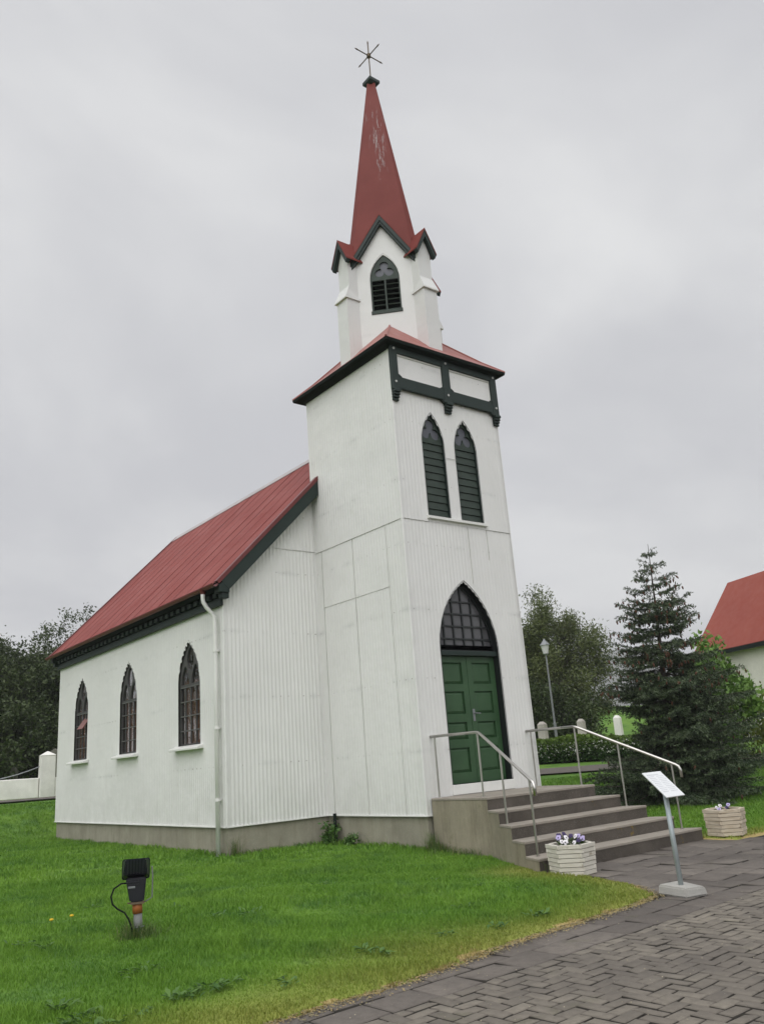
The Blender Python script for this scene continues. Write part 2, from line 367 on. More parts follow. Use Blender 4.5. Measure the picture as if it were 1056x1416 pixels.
# ------------------------------------------------------------------ terrain
W, D, D2, E, LN = 2.479, 2.584, 2.608, 1.8956, 8.601
ZP, Z1, ZE = 0.590, 5.145, 4.09
EDGE = [(-60, -6.6), (-8, -5.35), (-5.58, -5.05), (-4.9, -5.03), (-4.2, -4.95), (-3.3, -4.79), (-2.4, -4.73), (-1.69, -4.68), (-1.1, -4.55), (-0.72, -4.05), (-0.52, -3.4), (-0.46, -2.45)]
EX = np.array([p[0] for p in EDGE]); EY = np.array([p[1] for p in EDGE])
def edge_dist(x, y):
    """signed distance into the lawn (>0) from the paving, approx"""
    x = np.asarray(x, float); y = np.asarray(y, float)
    best = np.full(x.shape, 1e9)
    P = EDGE+[(2.98, -2.45), (3.0, -2.98), (60, -3.6)]
    for (ax, ay), (bx, by) in zip(P[:-1], P[1:]):
        dx, dy = bx-ax, by-ay; t = np.clip(((x-ax)*dx+(y-ay)*dy)/(dx*dx+dy*dy), 0, 1)
        best = np.minimum(best, np.hypot(x-ax-t*dx, y-ay-t*dy))
    yb = np.where(x < -0.46, np.interp(x, EX, EY), np.where(x < 2.98, -2.45, np.interp(x, [2.98, 3.0, 60], [-2.45, -2.98, -3.6])))
    return np.where(y > yb, best, -best)
def sm(a, b, t):
    t = np.clip((t-a)/(b-a), 0, 1); return t*t*(3-2*t)
def ground(x, y):
    x = np.asarray(x, float); y = np.asarray(y, float)
    ed = edge_dist(x, y)
    d = np.hypot(x-CAM[0], y-CAM[1])
    near = 0.125*sm(0.1, 3.6, ed)*(1-sm(2.2, 3.2, x)*0.75)+0.02*sm(0.0, 0.12, ed)
    near = near+0.05*sm(1.5, 4, y)*(1-sm(2.0, 3.0, x))
    fx = np.maximum(np.maximum(-E-x, x-(W+E)), 0); fy = np.maximum(np.maximum(-y, y-(D+LN)), 0)
    away = sm(0.3, 2.6, np.hypot(fx, fy))
    rise = np.interp(d, [0, 19, 21.5, 23, 25, 28, 34, 50, 80, 200, 3000], [0, 0.02, 0.16, 0.42, 0.72, 0.90, 1.05, 1.15, 1.2, 1.2, 1.2])
    bx, by = 38.5, 29.0
    mound = 2.6*np.exp(-(((x-bx)*0.62+(y-by)*0.78)/9.0)**2-(((x-bx)*0.78-(y-by)*0.62)/22.0)**2)
    return near+rise*away*(ed > 0)+mound
def gz(x, y): return float(ground(np.array([x]), np.array([y]))[0])

def lawn():
    xs = np.unique(np.concatenate([np.linspace(-8, 0, 134), np.linspace(-14, 16, 151), np.linspace(-60, 70, 80), np.linspace(-2500, 2500, 21)]))
    ys = np.unique(np.concatenate([np.linspace(-5.6, -2.4, 81), np.linspace(-12, 24, 181), np.linspace(-30, 80, 80), np.linspace(-2500, 2500, 21)]))
    X, Y = np.meshgrid(xs, ys, indexing='ij'); ed = edge_dist(X, Y)
    Z = ground(X, Y)+np.where(ed < -0.03, -0.09, 0.0)
    V = np.stack([X, Y, Z], -1).reshape(-1, 3); n = len(ys)
    i = np.arange(len(xs)-1)[:, None]*n+np.arange(n-1)[None, :]
    F = np.stack([i, i+n, i+n+1, i+1], -1).reshape(-1, 4)
    cx = V[F].mean(1); e = edge_dist(cx[:, 0], cx[:, 1])
    o = np_mesh('lawn', V, F, grassmat('lawn_grass', False), attr={'dry': dryness(cx[:, 0], cx[:, 1]), 'tint': np.zeros(len(F))}, smooth=True)
    tag(o, kind='structure')
def nz(x, y, s, k=0.0):
    return (np.sin(x*s*1.0+1.3*np.sin(y*s*0.7+k)+k)+np.sin(y*s*1.3+1.7*np.sin(x*s*0.6-k)+2*k)+np.sin((x+y)*s*2.1+k*3))/6+0.5
def dryness(x, y):
    e = edge_dist(x, y); w = 0.2+0.85*nz(x, y, 1.1, 0.4)
    strip = 0.78*(1-sm(0.0, w+0.45, e))*(.75+.35*nz(x, y, 3.1, 2.0)); rim = np.where(e < -.02+0.10*nz(x, y, 5, 1.0)*nz(x, y, 13, .3)*1.6, .98, 0)
    return np.clip(np.where(x < 4, np.maximum(strip, rim), strip*0.4), 0, 1)
lawn()

def paving():
    bed = NT('paving_bed'); bed.color(bed.mix(bed.rng(bed.noise(6, 5, 0.65), 0.5, 0.72), (0.014, 0.012, 0.010), (0.045, 0.048, 0.020))).set(0.95)
    mb = MB(); P = EDGE+[(2.98, -2.45), (3.0, -2.98), (60, -3.6)]
    for (ax, ay), (bx, by) in zip(P[:-1], P[1:]):
        if bx-ax > 1e-6: mb.face((ax, -60, -0.014), (bx, -60, -0.014), (bx, by+0.03, -0.014), (ax, ay+0.03, -0.014))
    tag(mb.build('paving_bed', bed.m), kind='structure')
    a = R(2.86); ca, sa = math.cos(a), math.sin(a); ox, oy = 0.0, -5.20     # local frame: v=0 is the line between border slabs and herringbone
    def w(u, v): return (ox+u*ca-v*sa, oy+u*sa+v*ca)
    def stones(rects, name, m, bev, tilt):
        V = []; F = []; tint = []
        for (u0, u1, v0, v1) in rects:
            g = 0.0052 if name.startswith('herr') else .0070; u0 += g; u1 -= g; v0 += g; v1 -= g; z = rnd.gauss(0, tilt); tx = rnd.gauss(0, tilt); ty = rnd.gauss(0, tilt); k = len(V)
            jit = [(rnd.gauss(0, 0.0022), rnd.gauss(0, 0.0022)) for _ in range(4)]
            cs = ((u0, v0), (u1, v0), (u1, v1), (u0, v1))
            for lev in range(3):
                for q, (u, v) in enumerate(cs):
                    su = 1 if q in (0, 3) else -1; sv = 1 if q < 2 else -1; bb = bev if lev == 2 else 0
                    X, Y = w(u+su*bb+jit[q][0], v+sv*bb+jit[q][1])
                    zz = z+tx*(-su)+ty*(-sv)
                    V.append((X, Y, -0.04 if lev == 0 else (zz-bev*0.7 if lev == 1 else zz)))
            for lev in (0, 1):
                for q in range(4): F.append((k+lev*4+q, k+lev*4+(q+1) % 4, k+lev*4+4+(q+1) % 4, k+lev*4+4+q))
            F.append((k+8, k+9, k+10, k+11)); tq = rnd.random(); tint += [-1.0]*4+[tq*.4]*4+[tq]
        tag(np_mesh(name, V, F, m, attr={'tint': tint}), kind='structure')
    def inside(u0, u1, v0, v1, lim=-0.10):
        X, Y = w((u0+u1)/2, (v0+v1)/2); return edge_dist(np.array([X]), np.array([Y]))[0] < lim
    rects = []; bw = 0.10
    for i in range(-110, 130):           # 90 degree herringbone of 200 x 100 stones
        for j in range(-62, 1):
            q = (i-j) % 4
            if q == 0: r = (i*bw, (i+2)*bw, j*bw, (j+1)*bw)
            elif q == 2: r = ((i)*bw, (i+1)*bw, (j-1)*bw, (j+1)*bw)
            else: continue
            if r[2] < -6.1: continue
            r = (r[0], r[1], r[2], min(r[3], 0.0))
            if r[3]-r[2] < 0.03: continue
            rects.append(r)
    stones(rects, 'herringbone_paving', pavermat('herringbone_stone', (0.142, 0.125, 0.104), (0.225, 0.200, 0.162), (0.108, 0.095, 0.082)), 0.007, 0.0016)
    rects = []; v = 0.0; k = 0
    while v < 2.9:
        h = 0.30 if v < 0.55 else 0.40; ln = 0.40 if v < 0.55 else 0.42; u = -11+(k % 2)*ln/2+rnd.uniform(-.03, .03)
        while u < 13:
            lim = -0.02 if v < 0.55 else -0.12
            if inside(u, u+ln, v, v+h, 0.10 if v < .55 else -0.05): rects.append((u, u+ln, v, v+h))
            u += ln
        v += h; k += 1
    stones(rects, 'slab_paving', pavermat('paving_slab', (0.108, 0.094, 0.083), (0.180, 0.158, 0.136), (0.092, 0.080, 0.070)), 0.009, 0.0026)
paving()

def gravel_path():
    m = NT('gravel'); m.color(m.mix(m.rng(m.noise(25, 5), 0.35, 0.65), (0.085, 0.075, 0.065), (0.135, 0.12, 0.105))).set(0.95)
    mb = MB()
    def strip(pts, w0, w1):
        for k in range(len(pts)-1):
            q = []
            for (x, y) in pts[k:k+2]:
                d = Vector((x-CAM[0], y-CAM[1])).normalized()
                q.append(((x, y, gz(x, y)+0.05), (x+d.x*w1, y+d.y*w1, gz(x+d.x*w1, y+d.y*w1)+0.05)))
            mb.face(q[0][0], q[1][0], q[1][1], q[0][1])
    def arc(a0, a1, d, n): return [(CAM[0]+d*math.sin(R(a0+(a1-a0)*i/n)), CAM[1]+d*math.cos(R(a0+(a1-a0)*i/n))) for i in range(n+1)]
    strip(arc(38, 80, 24.3, 40), 0, 1.0); strip(arc(-4, 18, 26.4, 22), 0, 0.7)
    tag(mb.build('gravel_path', m.m, recalc=False), kind='structure')
gravel_path()

def mountain():
    m = NT('mountain_heath'); m.color(m.mix(m.noise(0.01, 6), (0.055, 0.065, 0.05), (0.085, 0.085, 0.075))).set(0.95)
    V = []; F = []; n = 60; mm = 14
    for i in range(n+1):
        a = R(10+70*i/n)
        for j in range(mm+1):
            r = 800+j*30; t = j/mm
            hgt = 100*math.sin(math.pi*t)**1.2*(0.72+0.35*math.sin(a*7+1)*0.5+0.16*math.sin(a*23+j*0.9))
            V.append((CAM[0]+r*math.sin(a), CAM[1]+r*math.cos(a), hgt+0.2))
    for i in range(n):
        for j in range(mm): F.append((i*(mm+1)+j, (i+1)*(mm+1)+j, (i+1)*(mm+1)+j+1, i*(mm+1)+j+1))
    tag(np_mesh('mountain', V, F, m.m, smooth=True), kind='structure')
mountain()

# ------------------------------------------------------------------ church
church = thing('church', (0, 0, 0), 'white corrugated iron church with red roofs, square tower and pointed spire', 'church')
Tf = lambda u, d, z: (u, -d, z)                      # tower front
Tl = lambda u, d, z: (-d, u, z)                      # tower left side
Tr = lambda u, d, z: (W+d, u, z)                     # tower right side
Tb = lambda u, d, z: (u, D2+d, z)                    # tower back
Tn = lambda u, d, z: (-E-d, u, z)                    # nave left side
Tn2 = lambda u, d, z: (W+E+d, u, z)
Tg = lambda u, d, z: (u, D-d, z)                     # nave front gable
Tg2 = lambda u, d, z: (u, D+LN+d, z)
def arch(uc, w, spring, peak):
    H = peak-spring; Rr = (w*w/4+H*H)/w
    def top(u):
        a = abs(u-uc)
        if a >= w/2: return spring
        return spring+math.sqrt(max(0, Rr*Rr-(a+Rr-w/2)**2))
    return top
def arch_outline(uc, w, zb, spring, peak, n=14):
    top = arch(uc, w, spring, peak); pts = [(uc-w/2, zb), (uc+w/2, zb), (uc+w/2, spring)]
    for k in range(1, 2*n):
        u = uc+w/2*math.cos(math.pi*k/(2*n)); pts.append((u, top(u)))
    return pts+[(uc-w/2, spring)]
def corr(T, u0, u1, zb, zt, openings=(), scal=0.0, pitch=0.0745, amp=0.0046, off=0.0, nseg=8):
    """corrugated sheet in columns; openings = (uc, w, zbottom, spring, peak)"""
    us = list(np.arange(math.ceil(u0/pitch*nseg)*pitch/nseg, u1, pitch/nseg))+[u0, u1]
    ops = []
    for (uc, w, b, s, p) in openings:
        us += [uc-w/2, uc+w/2, uc]; ops.append((uc-w/2, uc+w/2, b, arch(uc, w, s, p)))
    us = sorted(us); us = [u for i, u in enumerate(us) if i == 0 or u-us[i-1] > 1e-5]
    mb = MB(T); f = (lambda v: v) if callable(zt) else None
    top = zt if callable(zt) else (lambda u: zt); bot = zb if callable(zb) else (lambda u: zb)
    def op_s(c): return min(q[3] for q in openings)+.02
    d = lambda u: off+amp*math.sin(2*math.pi*u/pitch)
    for a, b in zip(us[:-1], us[1:]):
        c = (a+b)/2; segs = [[(bot(a), bot(b)), (top(a), top(b))]]
        for (o0, o1, ob, ot) in ops:
            if o0 < c < o1:
                # each corrugation is cut square, so the arch reads as small steps
                st = ot(c)+scal*math.sin(2*math.pi*c/pitch)*(1 if ot(c) > op_s(c) else 0)
                segs = [[segs[0][0], (ob, ob)], [(st, st), segs[-1][1]]] if len(segs) == 1 else segs
        for lo, hi in segs:
            if hi[0] > lo[0]+1e-4 or hi[1] > lo[1]+1e-4:
                mb.face((a, d(a), lo[0]), (b, d(b), lo[1]), (b, d(b), hi[1]), (a, d(a), hi[0]))
    return mb
def reveal(T, op, depth, front=0.0):
    uc, w, zb, s, p = op; o = arch_outline(uc, w+0.012, zb, s, p+0.03, 12); mb = MB(T); n = len(o)
    for k in range(n):
        a, b = o[k], o[(k+1) % n]
        mb.face((a[0], front, a[1]), (b[0], front, b[1]), (b[0], -depth, b[1]), (a[0], -depth, a[1]))
    return mb

NW = [(3.93, 0.86, 1.90, 2.92, 3.68), (6.75, 0.86, 1.90, 2.92, 3.68), (9.56, 0.86, 1.90, 2.92, 3.68)]
DOOR = (1.205, 1.29, 0.975, 3.02, 4.16)
TW = [(0.82, 0.49, 5.262, 6.56, 7.125), (1.585, 0.515, 5.262, 6.56, 7.125)]
RX0, RZ0, RX1, RZ1 = -E-0.21, 4.4385, W/2, 7.846           # left eave and ridge of the nave roof
SL = (RZ1-RZ0)/(RX1-RX0)
roofz = lambda x: RZ0+SL*((x if x < W/2 else W-x)-RX0)
def church_shell():
    # plinth
    mb = MB().box(-E+0.03, W+E-0.03, D+0.03, D+LN-0.03, -0.4, ZP+0.03).box(0.03, W-0.03, 0.03, D+0.03, -0.4, ZP+0.03)
    mb.build('plinth', M['plinth'], church)
    wl = corr(Tn, D, D+LN, ZP, 4.5, NW, 0.022).build('nave_wall', M['white'], church, recalc=False)
    corr(Tn2, D, D+LN, ZP, 4.5, NW).build('nave_wall', M['white'], church, recalc=False)
    gz_ = lambda u: roofz(u)-0.13
    g1 = corr(Tg, -E-0.008, 0.0, ZP, lambda u: min(5.2, gz_(u))).build('gable_wall', M['white'], church, recalc=False)
    corr(Tg, -1.25, 0.0, 5.185, gz_, off=0.006).build('upper_sheet', M['white'], g1, recalc=False)
    corr(Tg, W, W+E+0.008, ZP, gz_).build('gable_wall', M['white'], church, recalc=False)
    corr(Tg2, -E, W+E, ZP, gz_).build('gable_wall', M['white'], church, recalc=False)
    tf = corr(Tf, 0, W, ZP, Z1+0.02, [DOOR], 0.008, off=0.004, amp=0.0018).build('tower_wall', M['white'], church, recalc=False)
    corr(Tf, 0, W, Z1, 8.30, TW, 0.014, off=0.010, amp=0.0018).build('upper_sheet', M['white'], tf, recalc=False)
    tl = corr(Tl, 0, D2, ZP, Z1+0.02, off=0.004, amp=0.0024).build('tower_wall', M['white'], church, recalc=False)
    corr(Tl, 0, D2, Z1, 8.30, off=0.010, amp=0.0024).build('upper_sheet', M['white'], tl, recalc=False)
    for T, a, b in ((Tr, 0, D2), (Tb, 0, W)):
        corr(T, a, b, ZP if T is Tr else 5.5, 8.30, off=0.006).build('tower_wall', M['white'], church, recalc=False)
    # corner pieces folded round the tower and nave corners
    def corner(x, y, sx, sy, z0, z1):
        mb = MB(); pr = [(x-sx*0.0135, y+sy*0.022), (x-sx*0.0135, y-sy*0.006), (x-sx*0.006, y-sy*0.0135), (x+sx*0.022, y-sy*0.0135)]
        for a, b in zip(pr[:-1], pr[1:]): mb.face((a[0], a[1], z0), (b[0], b[1], z0), (b[0], b[1], z1), (a[0], a[1], z1))
        return mb
    corner(-0.006, -0.006, 1, 1, ZP-0.005, 8.15).build('corner_flashing', M['white'], tf, recalc=False)
    corner(W+0.006, -0.006, -1, 1, ZP-0.005, 8.15).build('corner_flashing', M['white'], tf, recalc=False)
    corner(-E, D, 1, 1, ZP-0.005, 4.45).build('corner_flashing', M['white'], wl, recalc=False)
    # drip flashing under the sheets and lap lines between sheets
    mb = MB().box(-E-0.022, -E+0.01, D-0.02, D+LN, ZP-0.012, ZP+0.004).box(-E-0.022, -0.026, D-0.022, D-0.0, ZP-0.012, ZP+0.004)
    mb.box(-0.026, 0.0, -0.026, D-0.0, ZP-0.012, ZP+0.004).box(0.0, W+0.02, -0.026, 0.0, ZP-0.012, ZP+0.004)
    mb.build('drip_flashing', M['trimwhite'], church)
    sm_ = MB(Tl); h = 0.0016
    def vline(T, u, z0, z1, d0, w=h): sm_.T = T; sm_.box(u-w, u+w, d0-0.012, d0+0.0028, z0, z1)
    def hline(T, u0, u1, z, d0, w=h): sm_.T = T; sm_.box(u0, u1, d0-0.012, d0+0.0028, z-w, z+w)
    for u in (0.45, 1.40): vline(Tl, u, ZP+0.01, Z1-0.004, 0.0085)
    vline(Tl, 2.36, ZP+.01, Z1-0.004, 0.0085, 0.002)
    hline(Tl, 0.45, 2.36, 4.10, 0.0085); hline(Tl, 0.0, 2.55, Z1-0.003, 0.012, 0.0022)
    hline(Tf, 0.0, 0.56, Z1-0.003, 0.0130); hline(Tf, 1.86, W, Z1-0.003, 0.0130)
    vline(Tf, 1.43, 4.15, Z1-0.004, 0.0125, 0.0022); vline(Tf, 1.88, Z1-0.55, Z1, 0.0125, 0.0018)
    hline(Tg, -0.85, -0.02, 5.18, 0.010)
    sm_.T = None; sm_.build('sheet_lap', M['seam'], tl)
church_shell()

def interior():
    ops = [(u, w+0.02, b-0.02, s, p+0.02) for (u, w, b, s, p) in NW]; mb = MB()
    for T, off in ((Tn, -0.16), (Tn2, -0.16)):
        q = corr(T, D+0.2, D+LN-0.2, ZP, 4.3, ops if T is Tn else [], pitch=0.12, amp=0.004, off=off, nseg=2); k = len(mb.v); mb.v += q.v; mb.f += [[i+k for i in f] for f in q.f]
    x0, x1, y0, y1 = -E+0.16, W+E-0.16, D+0.2, D+LN-0.2
    mb.face((x0, y0, ZP+0.04), (x1, y0, ZP+0.04), (x1, y1, ZP+0.04), (x0, y1, ZP+0.04)); mb.face((x0, y0, 4.3), (x1, y0, 4.3), (x1, y1, 4.3), (x0, y1, 4.3))
    for y in (y0, y1): mb.face((x0, y, ZP), (x1, y, ZP), (x1, y, 4.3), (x0, y, 4.3))
    mb.build('wood_lining', M['wood'], church, recalc=False)
    mb = MB()                                       # pews seen dimly through the glass
    for k in range(8):
        y = D+1.1+k*0.9
        for a, b in ((x0+0.1, W/2-0.6), (W/2+0.6, x1-0.1)): mb.box(a, b, y, y+0.04, ZP+0.05, 1.75).box(a, b, y-0.4, y-0.01, 1.0, 1.04)
    pieces(mb, 'pew_row', M['wood'], church)
interior()

def drop(uc, z0, z1, w, n=10):
    out = []
    for k in range(2*n):
        t = 2*math.pi*k/(2*n); s = math.sin(t); out.append((uc+w/2*math.cos(t)*(1-0.22*s), (z0+z1)/2+(z1-z0)/2*s))
    return out
def nave_windows(T, main=True):
    for i, (uc, w, b, s, p) in enumerate(NW):
        f = reveal(T, NW[i], 0.11, 0.002).build('nave_window', M['darkiron'], church, recalc=False)
        if not main: f['label'] = 'window on the far side of the nave'
        # tracery head
        o = arch_outline(uc, w, s-0.02, s, p, 12); hw = w/2
        def lancet(sg):
            c = uc+sg*hw*0.48; q = []
            tp = arch(c, hw*0.74, s+0.03, s+0.36); ww = hw*0.74
            q = [(c-ww/2, s+0.03), (c+ww/2, s+0.03)]
            for k in range(1, 10): u = c+ww/2*math.cos(math.pi*k/10); q.append((u, min(tp(u), arch(uc, w, s, p)(u)-0.035)))
            return q
        plate(o, [lancet(-1), lancet(1), drop(uc, s+0.27, p-0.09, 0.27)], 0.045, lambda u, d, z: T(u, d-0.03, z)).build('tracery', M['iron'], f)
        mb = MB(lambda u, d, z: T(u, d-0.032, z)); mb.box(uc-hw+0.006, uc-hw+0.035, -.03, 0.0, b+.03, s-.02).box(uc+hw-0.035, uc+hw-0.006, -.03, 0.0, b+.03, s-.02).box(uc-hw+.006, uc+hw-.006, -.03, 0.0, b, b+0.03)
        for k in (-1, 0, 1): mb.box(uc+k*w/4-0.011, uc+k*w/4+0.011, -0.026, 0.0, b+0.03, s-0.02)
        mb.build('frame', M['iron'], f)
        mb = MB(lambda u, d, z: T(u, d-0.031, z))
        for k in range(4): z = b+0.25*(k+1); mb.box(uc-hw+0.035, uc+hw-0.035, -0.02, 0.006, z-0.009, z+0.009)
        mb.build('glazing_bar', M['barlight'], f)
        pane = MB(lambda u, d, z: T(u, d-0.056, z)); pane.f.append([pane.pt((q[0], 0, q[1])) for q in arch_outline(uc, w-0.01, b+.01, s, p-.01, 12)])
        pane.build('pane', M['glass'], f, recalc=False)
        if main:  # added folded sheet, its russet stands for brown reflections in the panes
            cu = MB(lambda u, d, z: T(u, d, z)); us = np.linspace(uc-hw-.04, uc+hw+.04, 49); dd = [-.13-.022*math.sin(2*math.pi*(u-uc)/.145+i)-.008*math.sin(2*math.pi*(u-uc)/.06) for u in us]
            for a in range(48):
                cu.face((us[a], dd[a], b-.02), (us[a+1], dd[a+1], b-.02), (us[a+1], dd[a+1], s+.10), (us[a], dd[a], s+.10))
            cu.build('pane_tone_folds', M['pane_tone_folds'], f, recalc=False)
        mb = MB(T); mb.hexa([(uc-hw-0.13, 0.005, b-0.075), (uc+hw+0.13, 0.005, b-0.075), (uc+hw+0.13, 0.13, b-0.085), (uc-hw-0.13, 0.13, b-0.085)],
                            [(uc-hw-0.13, -0.0, b-0.002), (uc+hw+0.13, -0.0, b-0.002), (uc+hw+0.13, 0.13, b-0.045), (uc-hw-0.13, 0.13, b-0.045)])
        mb.build('sill', M['trimwhite'], f, bevel=0.006)
        if main and i == 2:
            mb = MB(T); z0 = b+0.76; mb.hexa([(uc-hw+.05, 0.10, z0-.10), (uc-.02, 0.10, z0-.10), (uc-.02, 0.085, z0-.10), (uc-hw+.05, 0.085, z0-.10)],
                                         [(uc-hw+.05, -0.07, z0+.14), (uc-.02, -0.07, z0+.14), (uc-.02, -0.085, z0+.14), (uc-hw+.05, -0.085, z0+.14)])
            mb.build('hopper_pane', simple('hopper_red', (0.20, 0.065, 0.05), 0.4), f, label='small hinged pane tilted open in the farthest nave window')
nave_windows(Tn); nave_windows(Tn2, False)

def nave_roof():
    y0, y1 = D-0.2207, D+LN+0.2207; slen = math.hypot(RX1-RX0, RZ1-RZ0); nx, nz_ = -SL/math.hypot(1, SL), 1/math.hypot(1, SL)
    root = None
    for side in (0, 1):
        def T(u, d, s, side=side):
            x = RX0+(RX1-RX0)*s/slen+nx*d; z = RZ0+(RZ1-RZ0)*s/slen+nz_*d
            return ((x if side == 0 else W-x), u, z)
        sx0 = slen*(0.0-0.02-RX0)/(RX1-RX0)
        top = lambda u: slen if u > D2+0.015 else sx0
        mb = corr(T, y0, y1, 0.0, top, pitch=0.0745, amp=0.009, nseg=6)
        o = mb.build('roof', M['red'], church, recalc=False)
        lp = MB(T)
        u = y0+.62
        while u < y1-.2:
            lp.box(u, u+.007, 0.004, .0125, 0.01, (slen if u > D2+.02 else sx0)-.03); u += .62
        lp.build('sheet_lap', M['redlap'], o)
        # boarded underside, rake boards with red flashing
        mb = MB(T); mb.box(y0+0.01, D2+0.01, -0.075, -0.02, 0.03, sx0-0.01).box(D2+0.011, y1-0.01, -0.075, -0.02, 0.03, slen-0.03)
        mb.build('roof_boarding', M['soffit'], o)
        mb = MB(T); mb.box(y0-0.012, y0+0.022, -0.235, -0.012, 0.06, sx0+0.05).box(y1-0.022, y1+0.012, -0.235, -0.012, 0.06, slen-0.02)
        pieces(mb, 'bargeboard', M['green'], o, bevel=0.004)
        mb = MB(T); mb.box(y0-0.03, y0+0.09, 0.012, 0.026, -0.01, sx0+0.06).box(y0-0.03, y0-0.013, -0.035, 0.012, -0.01, sx0+0.06)
        mb.box(y1-0.09, y1+0.03, 0.012, 0.026, -0.01, slen-0.02).box(y1+0.013, y1+0.03, -0.035, 0.012, -0.01, slen-.02)
        pieces(mb, 'verge_flashing', M['redtrim'], o)
        if side == 0: root = o
        # eaves: soffit, frieze with dentils, cornice moulding, boxed ends
        TT = Tn if side == 0 else Tn2
        mb = MB(TT); mb.box(D-0.03, D+LN+.03, 0.012, 0.075, 4.09, 4.155).box(D-.02, D+LN+.02, 0.010, 0.05, 4.155, 4.22)
        fr = mb.build('eaves_frieze', M['green'], church, bevel=0.004)
        mb = MB(TT); y = D+0.05
        while y < D+LN and side == 0: mb.box(y, y+0.13, 0.029, 0.105, 4.23, 4.31); y += 0.245
        pieces(mb, 'dentil', M['green'], fr, bevel=0.004)
        mb = MB(TT); mb.box(D-.02, D+LN+.02, 0.010, 0.028, 4.22, 4.56); mb.box(y0+0.03, y1-.03, 0.028, 0.20, 4.43, 4.45).box(D-.01, D+LN+.01, .028, .12, 4.33, 4.43); mb.build('soffit', M['soffit'], fr)  # upper frieze band is near black too, eave shade put into its colour
        mb = MB(TT)
        for a, b in ((y0-0.008, D-0.05), (D+LN+.05, y1+0.008)): mb.hexa([(a, -0.01, 4.27), (b, -0.01, 4.27), (b, .185, 4.27), (a, .185, 4.27)], [(a, -.01, 4.56), (b, -.01, 4.56), (b, .185, 4.385), (a, .185, 4.385)]); mb.box(a+.03, b-.02, -.012, 0.12, 4.18, 4.272)
        pieces(mb, 'eaves_return', M['green'], fr, bevel=0.006)
        # half round gutter
        mb = MB(TT); n = 7; pr = [(0.262+0.055*math.cos(math.pi+math.pi*k/n), 4.405+0.055*math.sin(math.pi+math.pi*k/n)) for k in range(n+1)]; pr = pr+[(a-(a-0.262)*0.12, b+0.004) for a, b in pr[::-1]]
        for k in range(len(pr)):
            a, b = pr[k], pr[(k+1) % len(pr)]; mb.face((y0-.02, a[0], a[1]), (y1+.02, a[0], a[1]), (y1+.02, b[0], b[1]), (y0-.02, b[0], b[1]))
        mb.f.append([mb.pt((y0-.02, a, b)) for a, b in pr]); mb.f.append([mb.pt((y1+.02, a, b)) for a, b in pr])
        mb.build('gutter', M['redtrim'], o, recalc=False)
    mb = MB(); zc = RZ1+0.02
    for sg in (-1, 1): mb.hexa([(W/2, D2+.016, zc), (W/2, y1+.03, zc), (W/2+sg*0.17, y1+.03, zc-.17*SL), (W/2+sg*0.17, D2+.016, zc-.17*SL)], [(W/2, D2+.016, zc+.012), (W/2, y1+.03, zc+.012), (W/2+sg*0.17, y1+.03, zc-.17*SL+.012), (W/2+sg*.17, D2+.016, zc-.17*SL+.012)])
    mb.build('ridge_cap', M['ridge'], root)
    # downpipe at the front corner
    mb = MB(Tn); mb.tube([(2.80, 0.262, 4.37), (2.80, 0.262, 4.24), (2.795, 0.255, 4.17), (2.775, 0.21, 4.08), (2.75, 0.135, 3.99), (2.735, 0.095, 3.92), (2.73, 0.085, 3.84), (2.73, 0.08, 3.0), (2.73, 0.08, 0.10)], 0.036, 12)
    dp = mb.build('downpipe', M['trimwhite'], church, smooth=True)
    mb = MB(Tn)
    for z in (3.35, 2.1, 1.0):
        mb.lathe([(0.047, z-0.02), (0.047, z+0.02)], (2.73, 0.08, 0), 12); mb.box(2.73, 2.83, 0.01, 0.06, z-.012, z+.012)
    pieces(mb, 'pipe_bracket', M['trimwhite'], dp)
    MB(Tn).lathe([(0.035, 4.30), (0.05, 4.34), (0.075, 4.39)], (2.80, 0.262, 0), 12).build('gutter_outlet', M['redtrim'], dp)
    MB(Tl).tube([(2.32, 0.05, 0.62), (2.32, 0.05, 0.1)], 0.028, 8).build('drain_pipe', M['soffit'], church)
nave_roof()

